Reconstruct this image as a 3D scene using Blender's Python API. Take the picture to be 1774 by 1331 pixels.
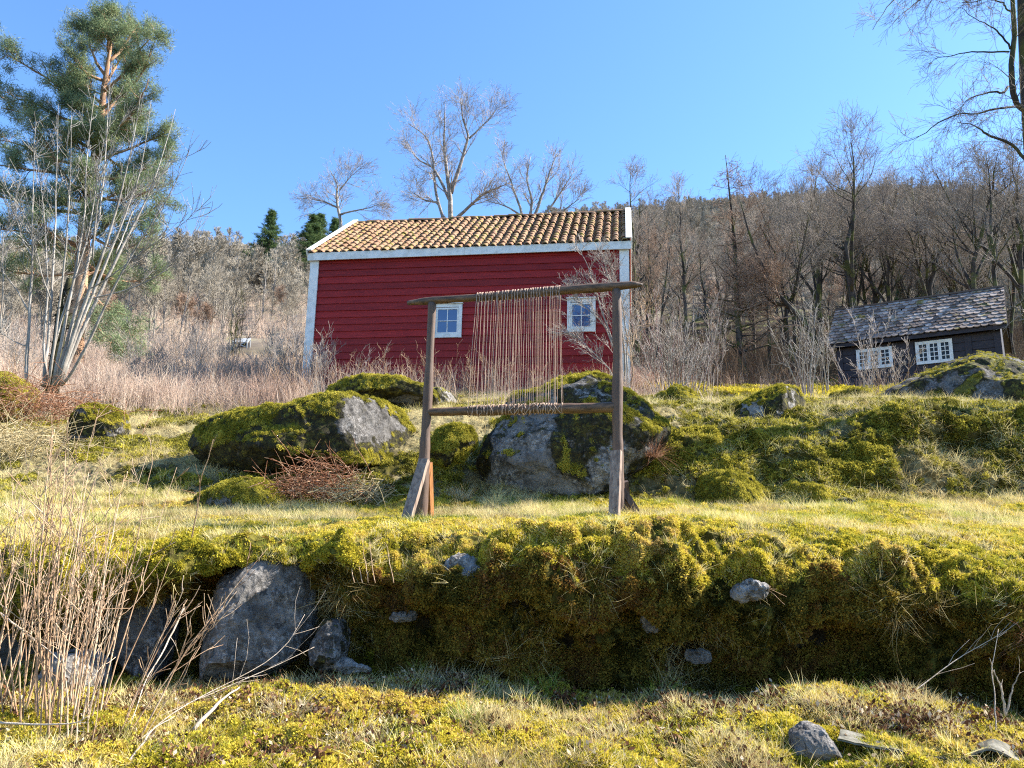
import bpy, math, random
import numpy as np
from mathutils import Vector, Matrix

# ------------------------------------------------------------------ camera, sky, sun, exposure
for o in list(bpy.data.objects): bpy.data.objects.remove(o)
SC = bpy.context.scene
COL = SC.collection
EYE = 1.6
F = 1315.0; PITCH = math.radians(11.5); ROLL = 0.02

cd = bpy.data.cameras.new('camera'); cam = bpy.data.objects.new('camera', cd); COL.objects.link(cam)
cd.sensor_width = 36.0; cd.lens = 36.0 * F / 1774.0; cd.clip_start = 0.05; cd.clip_end = 6000
R0 = Vector((1, 0, 0)); U0 = Vector((0, -math.sin(PITCH), math.cos(PITCH))); FW = Vector((0, math.cos(PITCH), math.sin(PITCH)))
cx = math.cos(ROLL) * R0 + math.sin(ROLL) * U0
cy = -math.sin(ROLL) * R0 + math.cos(ROLL) * U0
m = Matrix((cx, cy, -FW)).transposed().to_4x4(); m.translation = Vector((0, 0, EYE))
cam.matrix_world = m
SC.camera = cam

SUN_EL = math.radians(40); SUN_AZ = math.radians(79)      # azimuth measured from +Y (ahead) towards +X (right)
w = bpy.data.worlds.new('World'); SC.world = w; w.use_nodes = True
nt = w.node_tree; nt.nodes.clear()
out = nt.nodes.new('ShaderNodeOutputWorld'); bg = nt.nodes.new('ShaderNodeBackground'); sky = nt.nodes.new('ShaderNodeTexSky')
sky.sky_type = 'NISHITA'; sky.sun_disc = False; sky.sun_elevation = SUN_EL; sky.sun_rotation = SUN_AZ
sky.altitude = 0; sky.air_density = 1.15; sky.dust_density = 0.25; sky.ozone_density = 3.2
bg.inputs['Strength'].default_value = 0.079
tn = nt.nodes.new('ShaderNodeMix'); tn.data_type = 'RGBA'; tn.blend_type = 'MULTIPLY'; tn.inputs[0].default_value = 1; tn.inputs[7].default_value = (.76, 1.0, 1.26, 1)
nt.links.new(sky.outputs[0], tn.inputs[6]); nt.links.new(tn.outputs[2], bg.inputs['Color']); nt.links.new(bg.outputs[0], out.inputs['Surface'])

sd = bpy.data.lights.new('sun', 'SUN'); sun = bpy.data.objects.new('sun', sd); COL.objects.link(sun)
sd.energy = 5.0; sd.angle = math.radians(0.53); sd.color = (1.0, 0.95, 0.86)
sv = Vector((math.cos(SUN_EL) * math.sin(SUN_AZ), math.cos(SUN_EL) * math.cos(SUN_AZ), math.sin(SUN_EL)))
sun.rotation_euler = sv.to_track_quat('Z', 'Y').to_euler()
SC.view_settings.view_transform = 'Standard'; SC.view_settings.look = 'None'
SC.view_settings.exposure = 1.75; SC.view_settings.gamma = 1.0
SC.render.engine = 'CYCLES'
SC.cycles.max_bounces = 6; SC.cycles.diffuse_bounces = 2; SC.cycles.glossy_bounces = 2; SC.cycles.transmission_bounces = 2
SC.cycles.transparent_max_bounces = 4; SC.cycles.use_denoising = False; SC.cycles.filter_width = 1.15

# ------------------------------------------------------------------ helpers
RNG = np.random.default_rng(7)

def ray(sx, sy):
    """slopes (X/Y, (Z-eye)/Y) of the sight line through a point of the picture"""
    sx = np.asarray(sx, float); sy = np.asarray(sy, float)
    u = (sx - 887) / F; ww = (665.5 - sy) / F
    u0 = u * math.cos(ROLL) - ww * math.sin(ROLL); w0 = u * math.sin(ROLL) + ww * math.cos(ROLL)
    dy = math.cos(PITCH) - w0 * math.sin(PITCH)
    return u0 / dy, (math.sin(PITCH) + w0 * math.cos(PITCH)) / dy

def W(sx, sy, Y):
    a, e = ray(sx, sy)
    return np.stack([a * Y, np.broadcast_to(Y, np.shape(a)) * 1.0, EYE + e * Y], -1)

def hash01(ix, iy, iz, seed):
    h = (ix.astype(np.uint32) * np.uint32(374761393) + iy.astype(np.uint32) * np.uint32(668265263)
         + iz.astype(np.uint32) * np.uint32(2147483647) + np.uint32((seed * 974634777 + 12345) & 0xffffffff))
    h = (h ^ (h >> np.uint32(13))) * np.uint32(1274126177)
    h = (h ^ (h >> np.uint32(16))) * np.uint32(2246822519)
    h = h ^ (h >> np.uint32(15))
    return (h & np.uint32(0xffffff)).astype(np.float32) / np.float32(16777215.0)

def vnoise(P, seed=0):
    P = np.asarray(P, np.float64)
    i = np.floor(P).astype(np.int64); f = (P - i).astype(np.float32); f = f * f * f * (f * (f * 6 - 15) + 10)
    x, y, z = i[..., 0], i[..., 1], i[..., 2]; fx, fy, fz = f[..., 0], f[..., 1], f[..., 2]
    r = 0
    for dx in (0, 1):
        wx = fx if dx else 1 - fx
        for dy in (0, 1):
            wy = fy if dy else 1 - fy
            for dz in (0, 1):
                wz = fz if dz else 1 - fz
                r = r + wx * wy * wz * hash01((x + dx) & 0xffffffff, (y + dy) & 0xffffffff, (z + dz) & 0xffffffff, seed)
    return r * 2 - 1

def fbm(P, size, seed=0, oct=4, gain=0.5):
    P = np.asarray(P, float) / size; r = 0; a = 1.0; s = 0
    for k in range(oct):
        r = r + a * vnoise(P + 17.3 * k, seed + k); s += a; a *= gain; P = P * 2.03
    return r / s

def sstep(x, a, b):
    t = np.clip((x - a) / (b - a), 0, 1); return t * t * (3 - 2 * t)

def mesh_np(name, V, faces, mats=(), mi=None, smooth=True):
    V = np.asarray(V, np.float32)
    me = bpy.data.meshes.new(name); me.vertices.add(len(V)); me.vertices.foreach_set('co', V.ravel())
    faces = [np.asarray(f, np.int32) for f in faces if len(f)]
    if faces:
        loops = np.concatenate([f.ravel() for f in faces]); tot = np.concatenate([np.full(len(f), f.shape[1], np.int32) for f in faces])
        start = np.concatenate([[0], np.cumsum(tot)[:-1]]).astype(np.int32)
        me.loops.add(len(loops)); me.loops.foreach_set('vertex_index', loops)
        me.polygons.add(len(tot)); me.polygons.foreach_set('loop_start', start)
        try: me.polygons.foreach_set('loop_total', tot)
        except Exception: pass
        me.polygons.foreach_set('use_smooth', np.full(len(tot), bool(smooth)))
        if mi is not None: me.polygons.foreach_set('material_index', np.asarray(mi, np.int32))
    for mt in mats: me.materials.append(mt)
    me.update(calc_edges=True)
    return me

def attr(me, name, vals, kind='FLOAT'):
    at = me.attributes.new(name, kind, 'POINT')
    vals = np.asarray(vals, np.float32 if kind != 'INT' else np.int32)
    at.data.foreach_set('vector' if kind == 'FLOAT_VECTOR' else 'value', vals.ravel())

class MB:
    """collects shapes, links them as one mesh"""
    def __init__(s): s.V = []; s.Q = []; s.T = []; s.n = 0; s.N = []
    def add(s, V, Q=(), T=()):
        V = np.asarray(V, float).reshape(-1, 3)
        if len(Q): s.Q.append(np.asarray(Q, int) + s.n)
        if len(T): s.T.append(np.asarray(T, int) + s.n)
        s.V.append(V); s.n += len(V)
    def poly(s, V):
        s.N.append(np.arange(len(V))[None, :] + s.n); s.V.append(np.asarray(V, float)); s.n += len(V)
    def box(s, c, x, y, z):
        """centre and three half-edge vectors"""
        c, x, y, z = [np.asarray(k, float) for k in (c, x, y, z)]
        V = [c + i * x + j * y + k * z for i in (-1, 1) for j in (-1, 1) for k in (-1, 1)]
        s.add(V, [[0, 1, 3, 2], [4, 6, 7, 5], [0, 4, 5, 1], [2, 3, 7, 6], [0, 2, 6, 4], [1, 5, 7, 3]])
    def tubes(s, P, R, sides=5, cap=True):
        P = np.asarray(P, float); R = np.asarray(R, float)
        if P.ndim == 2: P = P[None]; R = R[None]
        B, n, _ = P.shape
        T = np.gradient(P, axis=1); T /= np.linalg.norm(T, axis=2, keepdims=True) + 1e-9
        mt = T.mean(1); ref = np.where(np.abs(mt[:, 2:3]) > .8, np.array([[1., 0, 0]]), np.array([[0, 0, 1.]]))[:, None, :]
        A = np.cross(T, ref); A /= np.linalg.norm(A, axis=2, keepdims=True) + 1e-9
        C = np.cross(T, A)
        th = np.arange(sides) * 2 * math.pi / sides
        V = P[:, :, None, :] + R[:, :, None, None] * (np.cos(th)[None, None, :, None] * A[:, :, None, :] + np.sin(th)[None, None, :, None] * C[:, :, None, :])
        idx = np.arange(B * n * sides).reshape(B, n, sides); nx = np.roll(idx, -1, axis=2)
        Q = np.stack([idx[:, :-1], nx[:, :-1], nx[:, 1:], idx[:, 1:]], -1).reshape(-1, 4)
        s.add(V, Q)
        if cap:
            base = s.n - B * n * sides
            for e in (idx[:, 0, ::-1], idx[:, -1]):
                if sides == 3: s.T.append(e + base)
                elif sides == 4: s.Q.append(e + base)
                else: s.N.append(e + base)
    def arrays(s): return np.concatenate(s.V), ([np.concatenate(s.Q)] if s.Q else []) + ([np.concatenate(s.T)] if s.T else []) + s.N
    def build(s, name, mat, parent=None, smooth=True, loc=None, attrs=None):
        V, fs = s.arrays()
        org = np.array(loc if loc is not None else (0, 0, 0), float)
        if parent is not None: org = np.array(parent['_org'])
        me = mesh_np(name, V - org, fs, [mat], smooth=smooth)
        if attrs:
            for k, v in attrs.items(): attr(me, k, v)
        o = bpy.data.objects.new(name, me); COL.objects.link(o); o['_org'] = [float(v) for v in org]
        if parent is not None: o.parent = parent
        else: o.location = org
        return o

def tag(o, label=None, cat=None, group=None, kind=None):
    if label: o['label'] = label
    if cat: o['category'] = cat
    if group: o['group'] = group
    if kind: o['kind'] = kind
    return o

def empty(name, loc, label, cat, group=None):
    o = bpy.data.objects.new(name, None); COL.objects.link(o); o.location = loc; o.empty_display_size = .1
    o['_org'] = [float(v) for v in loc]
    return tag(o, label, cat, group)

# ------------------------------------------------------------------ materials
class NT:
    def __init__(s, name):
        s.m = bpy.data.materials.new(name); s.m.use_nodes = True; s.t = s.m.node_tree; s.t.nodes.clear()
        s.out = s.t.nodes.new('ShaderNodeOutputMaterial')
    def n(s, kind, **kw):
        nd = s.t.nodes.new('ShaderNode' + kind)
        for k, v in kw.items():
            if k.startswith('i_'):
                k = k[2:]; k = int(k) if k.isdigit() else k.replace('_', ' ')
                s.set(nd.inputs[k], v)
            else: setattr(nd, k, v)
        return nd
    def set(s, inp, v):
        if hasattr(v, 'is_output') or isinstance(v, bpy.types.NodeSocket): s.t.links.new(v, inp)
        elif isinstance(v, (tuple, list)) and len(v) == 3 and inp.type == 'RGBA': inp.default_value = (*v, 1)
        else: inp.default_value = v
    def pos(s): return s.n('NewGeometry').outputs['Position']
    def obj(s): return s.n('TexCoord').outputs['Object']
    def noise(s, scale, detail=4, rough=.55, vec=None, dist=0):
        nd = s.n('TexNoise'); nd.inputs['Scale'].default_value = scale; nd.inputs['Detail'].default_value = detail
        nd.inputs['Roughness'].default_value = rough; nd.inputs['Distortion'].default_value = dist
        s.t.links.new(vec if vec is not None else s.pos(), nd.inputs['Vector']); return nd.outputs['Fac']
    def stretch(s, vec, sc):
        mp = s.n('Mapping'); mp.inputs['Scale'].default_value = sc; s.t.links.new(vec, mp.inputs['Vector']); return mp.outputs[0]
    def ramp(s, fac, stops):
        r = s.n('ValToRGB'); e = r.color_ramp.elements
        while len(e) < len(stops): e.new(.5)
        for k, (p, c) in enumerate(stops):
            e[k].position = p; e[k].color = (*c, 1) if len(c) == 3 else c
        s.set(r.inputs[0], fac); return r.outputs[0]
    def rng(s, v, a, b, c=0., d=1.):
        r = s.n('MapRange'); s.set(r.inputs[0], v)
        for k, x in enumerate((a, b, c, d)): r.inputs[k + 1].default_value = x
        return r.outputs[0]
    def mix(s, f, a, b, mode='MIX'):
        x = s.n('Mix', data_type='RGBA', blend_type=mode)
        s.set(x.inputs[0], f); s.set(x.inputs[6], a); s.set(x.inputs[7], b); return x.outputs[2]
    def math(s, op, a, b=0.):
        x = s.n('Math', operation=op); s.set(x.inputs[0], a); s.set(x.inputs[1], b); return x.outputs[0]
    def attr(s, name, inst=False):
        x = s.n('Attribute', attribute_name=name); x.attribute_type = 'INSTANCER' if inst else 'GEOMETRY'; return x.outputs['Fac']
    def bump(s, h, dist=.01, strength=.6):
        b = s.n('Bump'); b.inputs['Strength'].default_value = strength; b.inputs['Distance'].default_value = dist
        s.t.links.new(h, b.inputs['Height']); return b.outputs[0]
    def pbr(s, col, rough=.8, bump=None, spec=.3, metal=0):
        p = s.n('BsdfPrincipled'); s.set(p.inputs['Base Color'], col); s.set(p.inputs['Roughness'], rough)
        s.set(p.inputs['Specular IOR Level'], spec); s.set(p.inputs['Metallic'], metal)
        if bump is not None: s.t.links.new(bump, p.inputs['Normal'])
        s.t.links.new(p.outputs[0], s.out.inputs[0]); return s.m
    def leafy(s, col, trans=.35, tcol=None, rough=.7):
        d = s.n('BsdfDiffuse'); s.set(d.inputs[0], col); t = s.n('BsdfTranslucent'); s.set(t.inputs[0], tcol if tcol is not None else col)
        x = s.n('MixShader'); x.inputs[0].default_value = trans
        s.t.links.new(d.outputs[0], x.inputs[1]); s.t.links.new(t.outputs[0], x.inputs[2]); s.t.links.new(x.outputs[0], s.out.inputs[0]); return s.m

MAT = {}
def mk():
    # mossy ground sheet: channels moss / straw / far come from the mesh
    t = NT('ground')
    moss = t.ramp(t.noise(9, 5, .65), [(.3, (.02, .02, .006)), (.5, (.07, .06, .012)), (.7, (.20, .17, .03))])
    straw = t.ramp(t.noise(14, 5, .7), [(.3, (.05, .04, .02)), (.5, (.20, .16, .075)), (.72, (.40, .34, .18))])
    soil = t.ramp(t.noise(20, 4, .7), [(.3, (.012, .009, .006)), (.7, (.07, .05, .03))])
    far = t.ramp(t.noise(.35, 6, .7), [(.3, (.12, .095, .075)), (.5, (.22, .18, .14)), (.62, (.26, .23, .14)), (.75, (.26, .26, .09))])
    wood = t.ramp(t.noise(.9, 5, .7), [(.35, (.02, .015, .010)), (.5, (.06, .045, .028)), (.6, (.10, .10, .03)), (.8, (.2, .19, .06))])
    c = t.mix(t.attr('moss'), soil, moss); c = t.mix(t.attr('straw'), c, straw); c = t.mix(t.attr('woods'), c, wood); c = t.mix(t.attr('far'), c, far)
    MAT['ground'] = t.pbr(c, .95, t.bump(t.noise(60, 4, .7), .02, .8), .1)
    # moss sprigs
    t = NT('moss'); ti = t.attr('tint', True)
    big = t.noise(2.2, 4, .6); f = t.math('ADD', t.math('MULTIPLY', ti, .55), t.math('MULTIPLY', big, .5))
    c = t.ramp(f, [(.2, (.10, .095, .014)), (.36, (.32, .28, .030)), (.50, (.57, .47, .05)), (.66, (.64, .49, .10)), (.82, (.40, .26, .10))])
    MAT['moss'] = t.leafy(c, .35)
    t = NT('shade_toned_moss'); ti = t.attr('tint', True)  # olive and rust moss, darkened in colour to paint in the face's shade
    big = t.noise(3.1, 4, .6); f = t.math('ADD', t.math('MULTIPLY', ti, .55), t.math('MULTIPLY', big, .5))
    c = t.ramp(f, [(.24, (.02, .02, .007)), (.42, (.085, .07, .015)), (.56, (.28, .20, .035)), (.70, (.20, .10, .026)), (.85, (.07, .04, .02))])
    MAT['wall_moss_shaded'] = t.leafy(c, .25)
    t = NT('bank_moss_shaded'); ti = t.attr('tint', True)  # darker copy of the moss: shade of the steep bank put into its colour
    c = t.ramp(t.math('ADD', t.math('MULTIPLY', ti, .5), t.math('MULTIPLY', t.noise(3, 5, .7), .5)), [(.26, (.05, .045, .012)), (.42, (.20, .18, .03)), (.56, (.42, .36, .05)), (.75, (.58, .47, .12))])
    MAT['bank_moss_shaded'] = t.leafy(c, .3)
    t = NT('under'); ti = t.attr('tint', True)
    MAT['under'] = t.leafy(t.ramp(ti, [(0, (.06, .04, .025)), (.5, (.15, .10, .065)), (1, (.28, .21, .15))]), .1)
    t = NT('boulder_moss'); ti = t.attr('tint', True)
    c = t.ramp(t.math('ADD', t.math('MULTIPLY', ti, .5), t.math('MULTIPLY', t.noise(4, 4, .6), .5)), [(.25, (.07, .06, .014)), (.48, (.27, .24, .03)), (.7, (.56, .47, .08))])
    MAT['boulder_moss'] = t.leafy(c, .3)
    t = NT('dry_grass'); ti = t.attr('tint', True)
    c = t.ramp(ti, [(0, (.22, .15, .07)), (.35, (.60, .47, .22)), (.7, (.78, .68, .36)), (1, (.62, .56, .14))])
    MAT['dry_grass'] = t.leafy(c, .3)
    t = NT('green_grass'); ti = t.attr('tint', True)
    c = t.ramp(ti, [(0, (.13, .19, .02)), (.5, (.34, .36, .05)), (1, (.60, .54, .15))])
    MAT['green_grass'] = t.leafy(c, .4)
    t = NT('stalk'); ti = t.attr('tint', True)
    c = t.ramp(ti, [(0, (.22, .12, .08)), (.3, (.44, .30, .23)), (.65, (.62, .48, .37)), (1, (.78, .67, .53))])
    MAT['stalk'] = t.leafy(c, .2)
    t = NT('litter'); ti = t.attr('tint', True)
    c = t.ramp(ti, [(0, (.035, .017, .012)), (.5, (.13, .06, .03)), (.8, (.24, .13, .07)), (1, (.6, .5, .36))])
    MAT['litter'] = t.leafy(c, .2)
    # barks
    def bark(name, a, b, c_, sc=6, moss=0, detail_scale=(1, 1, .25)):
        t = NT(name); v = t.stretch(t.pos(), detail_scale)
        col = t.ramp(t.noise(sc, 5, .7, v), [(.3, a), (.5, b), (.7, c_)])
        if moss:
            col = t.mix(t.rng(t.noise(1.7, 3, .6), .5, .6, 0, moss), col, (.13, .14, .025))
        MAT[name] = t.pbr(col, .9, t.bump(t.noise(sc * 4, 4, .7, v), .02, .7), .15)
    bark('bark_dark', (.02, .016, .013), (.055, .045, .038), (.12, .10, .085), 5, .5)
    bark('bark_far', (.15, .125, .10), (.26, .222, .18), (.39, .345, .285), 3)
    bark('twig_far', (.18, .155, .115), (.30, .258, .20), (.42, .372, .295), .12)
    bark('twig_purple', (.19, .155, .125), (.29, .24, .195), (.40, .34, .28), 1)
    bark('twig_rust', (.20, .13, .09), (.30, .20, .14), (.40, .28, .20), 1)
    bark('bark_birch', (.10, .085, .07), (.26, .22, .19), (.46, .41, .36), 7, 0, (1, 1, 1.2))
    bark('bark_pale', (.14, .12, .10), (.28, .25, .215), (.46, .42, .37), 9)
    bark('twig_pale', (.24, .20, .17), (.34, .29, .25), (.46, .40, .35), 2)
    bark('bark_pine', (.14, .08, .05), (.34, .20, .12), (.52, .33, .20), 4)
    bark('bark_shrub', (.17, .09, .05), (.41, .27, .165), (.66, .52, .37), 5)
    bark('bark_dead', (.26, .20, .14), (.42, .34, .26), (.58, .50, .42), 9)
    bark('bark_ivy', (.012, .012, .008), (.03, .028, .018), (.10, .10, .03), 14)
    # pine and spruce needles
    def needles(name, a, b, c_):
        t = NT(name); MAT[name] = t.leafy(t.ramp(t.noise(1.6, 4, .7), [(.3, a), (.5, b), (.72, c_)]), .25)
    needles('needles_pine', (.07, .11, .065), (.20, .25, .13), (.38, .40, .20))
    needles('needles_spruce', (.04, .075, .035), (.10, .15, .06), (.20, .24, .09))
    # rock: pale lichen, dark crust, moss where the mesh says so
    for name, base, lich in (('rock', .17, .40), ('rock_dark', .12, .30), ('rock_pale', .24, .45)):
        t = NT(name); p = t.pos()
        g = t.ramp(t.noise(5, 6, .7), [(.32, (base * .24, base * .21, base * .18)), (.46, (base * .74, base * .67, base * .60)), (.56, (base * 1.15, base * 1.05, base * .95)), (.7, (base * 1.75, base * 1.62, base * 1.48))])
        sp = t.rng(t.noise(26, 6, .8), .50, .58)
        g = t.mix(t.math('MULTIPLY', sp, t.rng(t.noise(2.6, 4, .6), .38, .54)), g, (lich, lich * .93, lich * .86))
        g = t.mix(t.rng(t.noise(11, 5, .75, None, .6), .56, .64, 0, .75), g, (.025, .022, .02))
        g = t.mix(t.rng(t.noise(90, 2, .6), .6, .68, 0, .5), g, (.04, .04, .042))
        ms = t.math('MULTIPLY_ADD', t.noise(9, 7, .8), 1.9); ms.node.inputs[2].default_value = -.95
        cr = t.rng(t.math('ADD', t.attr('moss'), ms), .18, .46)
        crust = t.ramp(t.noise(14, 6, .75), [(.35, (.010, .009, .006)), (.52, (.035, .03, .015)), (.62, (.07, .06, .015)), (.75, (.11, .075, .03))])
        g = t.mix(cr, g, crust)
        mm = t.rng(t.math('ADD', t.attr('moss'), ms), .62, .85)
        mc = t.ramp(t.noise(10, 5, .7), [(.3, (.04, .036, .010)), (.5, (.14, .125, .025)), (.72, (.32, .28, .06))])
        MAT[name] = t.pbr(t.mix(mm, g, mc), .92, t.bump(t.noise(16, 8, .72), .05, 1.0), .2)
    # wood of the loom
    t = NT('loom_wood'); v = t.stretch(t.obj(), (1, 1, .12))
    MAT['loom_wood'] = t.pbr(t.mix(t.noise(3, 3), t.ramp(t.noise(40, 5, .7, v), [(.3, (.04, .021, .013)), (.5, (.11, .062, .040)), (.72, (.21, .135, .09))]), (.11, .07, .05)), .62, t.bump(t.noise(60, 5, .7, v), .006, .8), .35)
    t = NT('beam_wood'); v = t.stretch(t.obj(), (.12, 1, 1))
    MAT['beam_wood'] = t.pbr(t.ramp(t.noise(36, 5, .7, v), [(.3, (.04, .022, .010)), (.5, (.12, .068, .036)), (.74, (.22, .13, .075))]), .55, t.bump(t.noise(50, 5, .7, v), .006, .8), .4)
    t = NT('plank_wood'); v = t.stretch(t.obj(), (1, 1, .15))
    MAT['plank_wood'] = t.pbr(t.ramp(t.noise(38, 5, .7, v), [(.3, (.09, .06, .045)), (.5, (.24, .17, .13)), (.72, (.38, .29, .22))]), .7, t.bump(t.noise(60, 5, .7, v), .006, .8), .25)
    t = NT('plank_dark'); v = t.stretch(t.obj(), (1, 1, .15))
    MAT['plank_dark'] = t.pbr(t.ramp(t.noise(38, 5, .7, v), [(.3, (.035, .022, .018)), (.5, (.085, .06, .05)), (.72, (.14, .10, .085))]), .7, t.bump(t.noise(60, 5, .7, v), .006, .8), .25)
    t = NT('plank_orange'); v = t.stretch(t.obj(), (1, 1, .15))
    MAT['plank_orange'] = t.pbr(t.ramp(t.noise(30, 5, .7, v), [(.3, (.10, .035, .01)), (.7, (.42, .18, .06))]), .6, None, .3)
    t = NT('yarn'); MAT['yarn'] = t.pbr(t.ramp(t.noise(200, 3, .7), [(.3, (.32, .20, .145)), (.7, (.62, .47, .36))]), .95, None, .1)
    # barn
    t = NT('red_boards'); v = t.stretch(t.obj(), (.35, 1, 6))
    c = t.ramp(t.noise(7, 5, .7, v), [(.3, (.19, .008, .009)), (.5, (.28, .014, .012)), (.72, (.35, .024, .02))])
    c = t.mix(1.0, c, t.ramp(t.attr('tint'), [(0, (.72, .72, .72)), (1, (1.15, 1.15, 1.15))]), 'MULTIPLY')
    c = t.mix(t.rng(t.noise(26, 2, .5, t.stretch(t.obj(), (1, 1, 1.8))), .72, .76, 0, .7), c, (.09, .008, .01))
    MAT['red_boards'] = t.pbr(c, .6, t.bump(t.noise(30, 4, .7, v), .004, .6), .3)
    t = NT('white_paint'); v = t.stretch(t.obj(), (1, 1, 1))
    c = t.ramp(t.noise(5, 5, .75), [(.3, (.52, .51, .48)), (.55, (.78, .77, .74))])
    c = t.mix(t.rng(t.noise(30, 4, .75), .66, .74, 0, .35), c, (.40, .38, .34))
    MAT['white_paint'] = t.pbr(c, .55, t.bump(t.noise(50, 4), .003, .5), .3)
    t = NT('roof_tile'); ti = t.attr('tint')
    c = t.ramp(ti, [(0, (.21, .105, .06)), (.4, (.245, .13, .078)), (.75, (.265, .15, .09)), (1, (.285, .17, .105))])
    c = t.mix(t.rng(t.noise(9, 5, .7), .45, .62, 0, .4), c, (.29, .195, .10))
    c = t.mix(t.rng(t.noise(5, 6, .75), .53, .58, 0, .85), c, (.22, .185, .04))
    c = t.mix(t.rng(t.noise(17, 5, .75), .60, .68, 0, .8), c, (.06, .045, .03))
    MAT['roof_tile'] = t.pbr(c, .85, t.bump(t.noise(60, 5, .7), .006, .7), .2)
    t = NT('slate'); ti = t.attr('tint')
    c = t.ramp(ti, [(0, (.12, .09, .075)), (.4, (.21, .165, .14)), (.75, (.31, .25, .215)), (1, (.42, .36, .32))])
    c = t.mix(t.rng(t.noise(1.7, 5, .7), .58, .64, 0, .8), c, (.20, .17, .03))
    c = t.mix(t.rng(t.noise(12, 5, .75), .56, .7, 0, .5), c, (.30, .26, .23))
    MAT['slate'] = t.pbr(c, .85, t.bump(t.noise(30, 5, .7), .008, .7), .15)
    t = NT('tarred_boards'); v = t.stretch(t.obj(), (.3, 1, 4))
    MAT['tarred_boards'] = t.pbr(t.ramp(t.noise(8, 5, .7, v), [(.3, (.014, .011, .013)), (.7, (.045, .036, .045))]), .6, t.bump(t.noise(20, 4, .7, v), .005, .7), .3)
    t = NT('glass'); MAT['glass'] = t.pbr((.012, .05, .17), .04, t.bump(t.noise(2.5, 2), .02, .25), 1.0)  # blue of the reflected sky is put into the base colour
    t.m.node_tree.nodes['Principled BSDF'].inputs['Coat Weight'].default_value = 1.0 if 'Principled BSDF' in t.m.node_tree.nodes else 0
    t = NT('glass_dark'); MAT['glass_dark'] = t.pbr((.012, .010, .010), .12, t.bump(t.noise(3, 2), .02, .3), .25)
    t = NT('interior'); MAT['interior'] = t.pbr((.02, .018, .016), .9)
    t = NT('grey_boards'); MAT['grey_boards'] = t.pbr(t.ramp(t.noise(9, 5, .7), [(.3, (.20, .21, .22)), (.7, (.42, .44, .46))]), .8)
    t = NT('tarp'); MAT['tarp'] = t.pbr(t.ramp(t.noise(12, 6, .7), [(.35, (.04, .038, .03)), (.5, (.12, .11, .08)), (.72, (.24, .22, .19))]), .8, t.bump(t.noise(40, 5, .7), .01, .7), .3)
mk()

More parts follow.
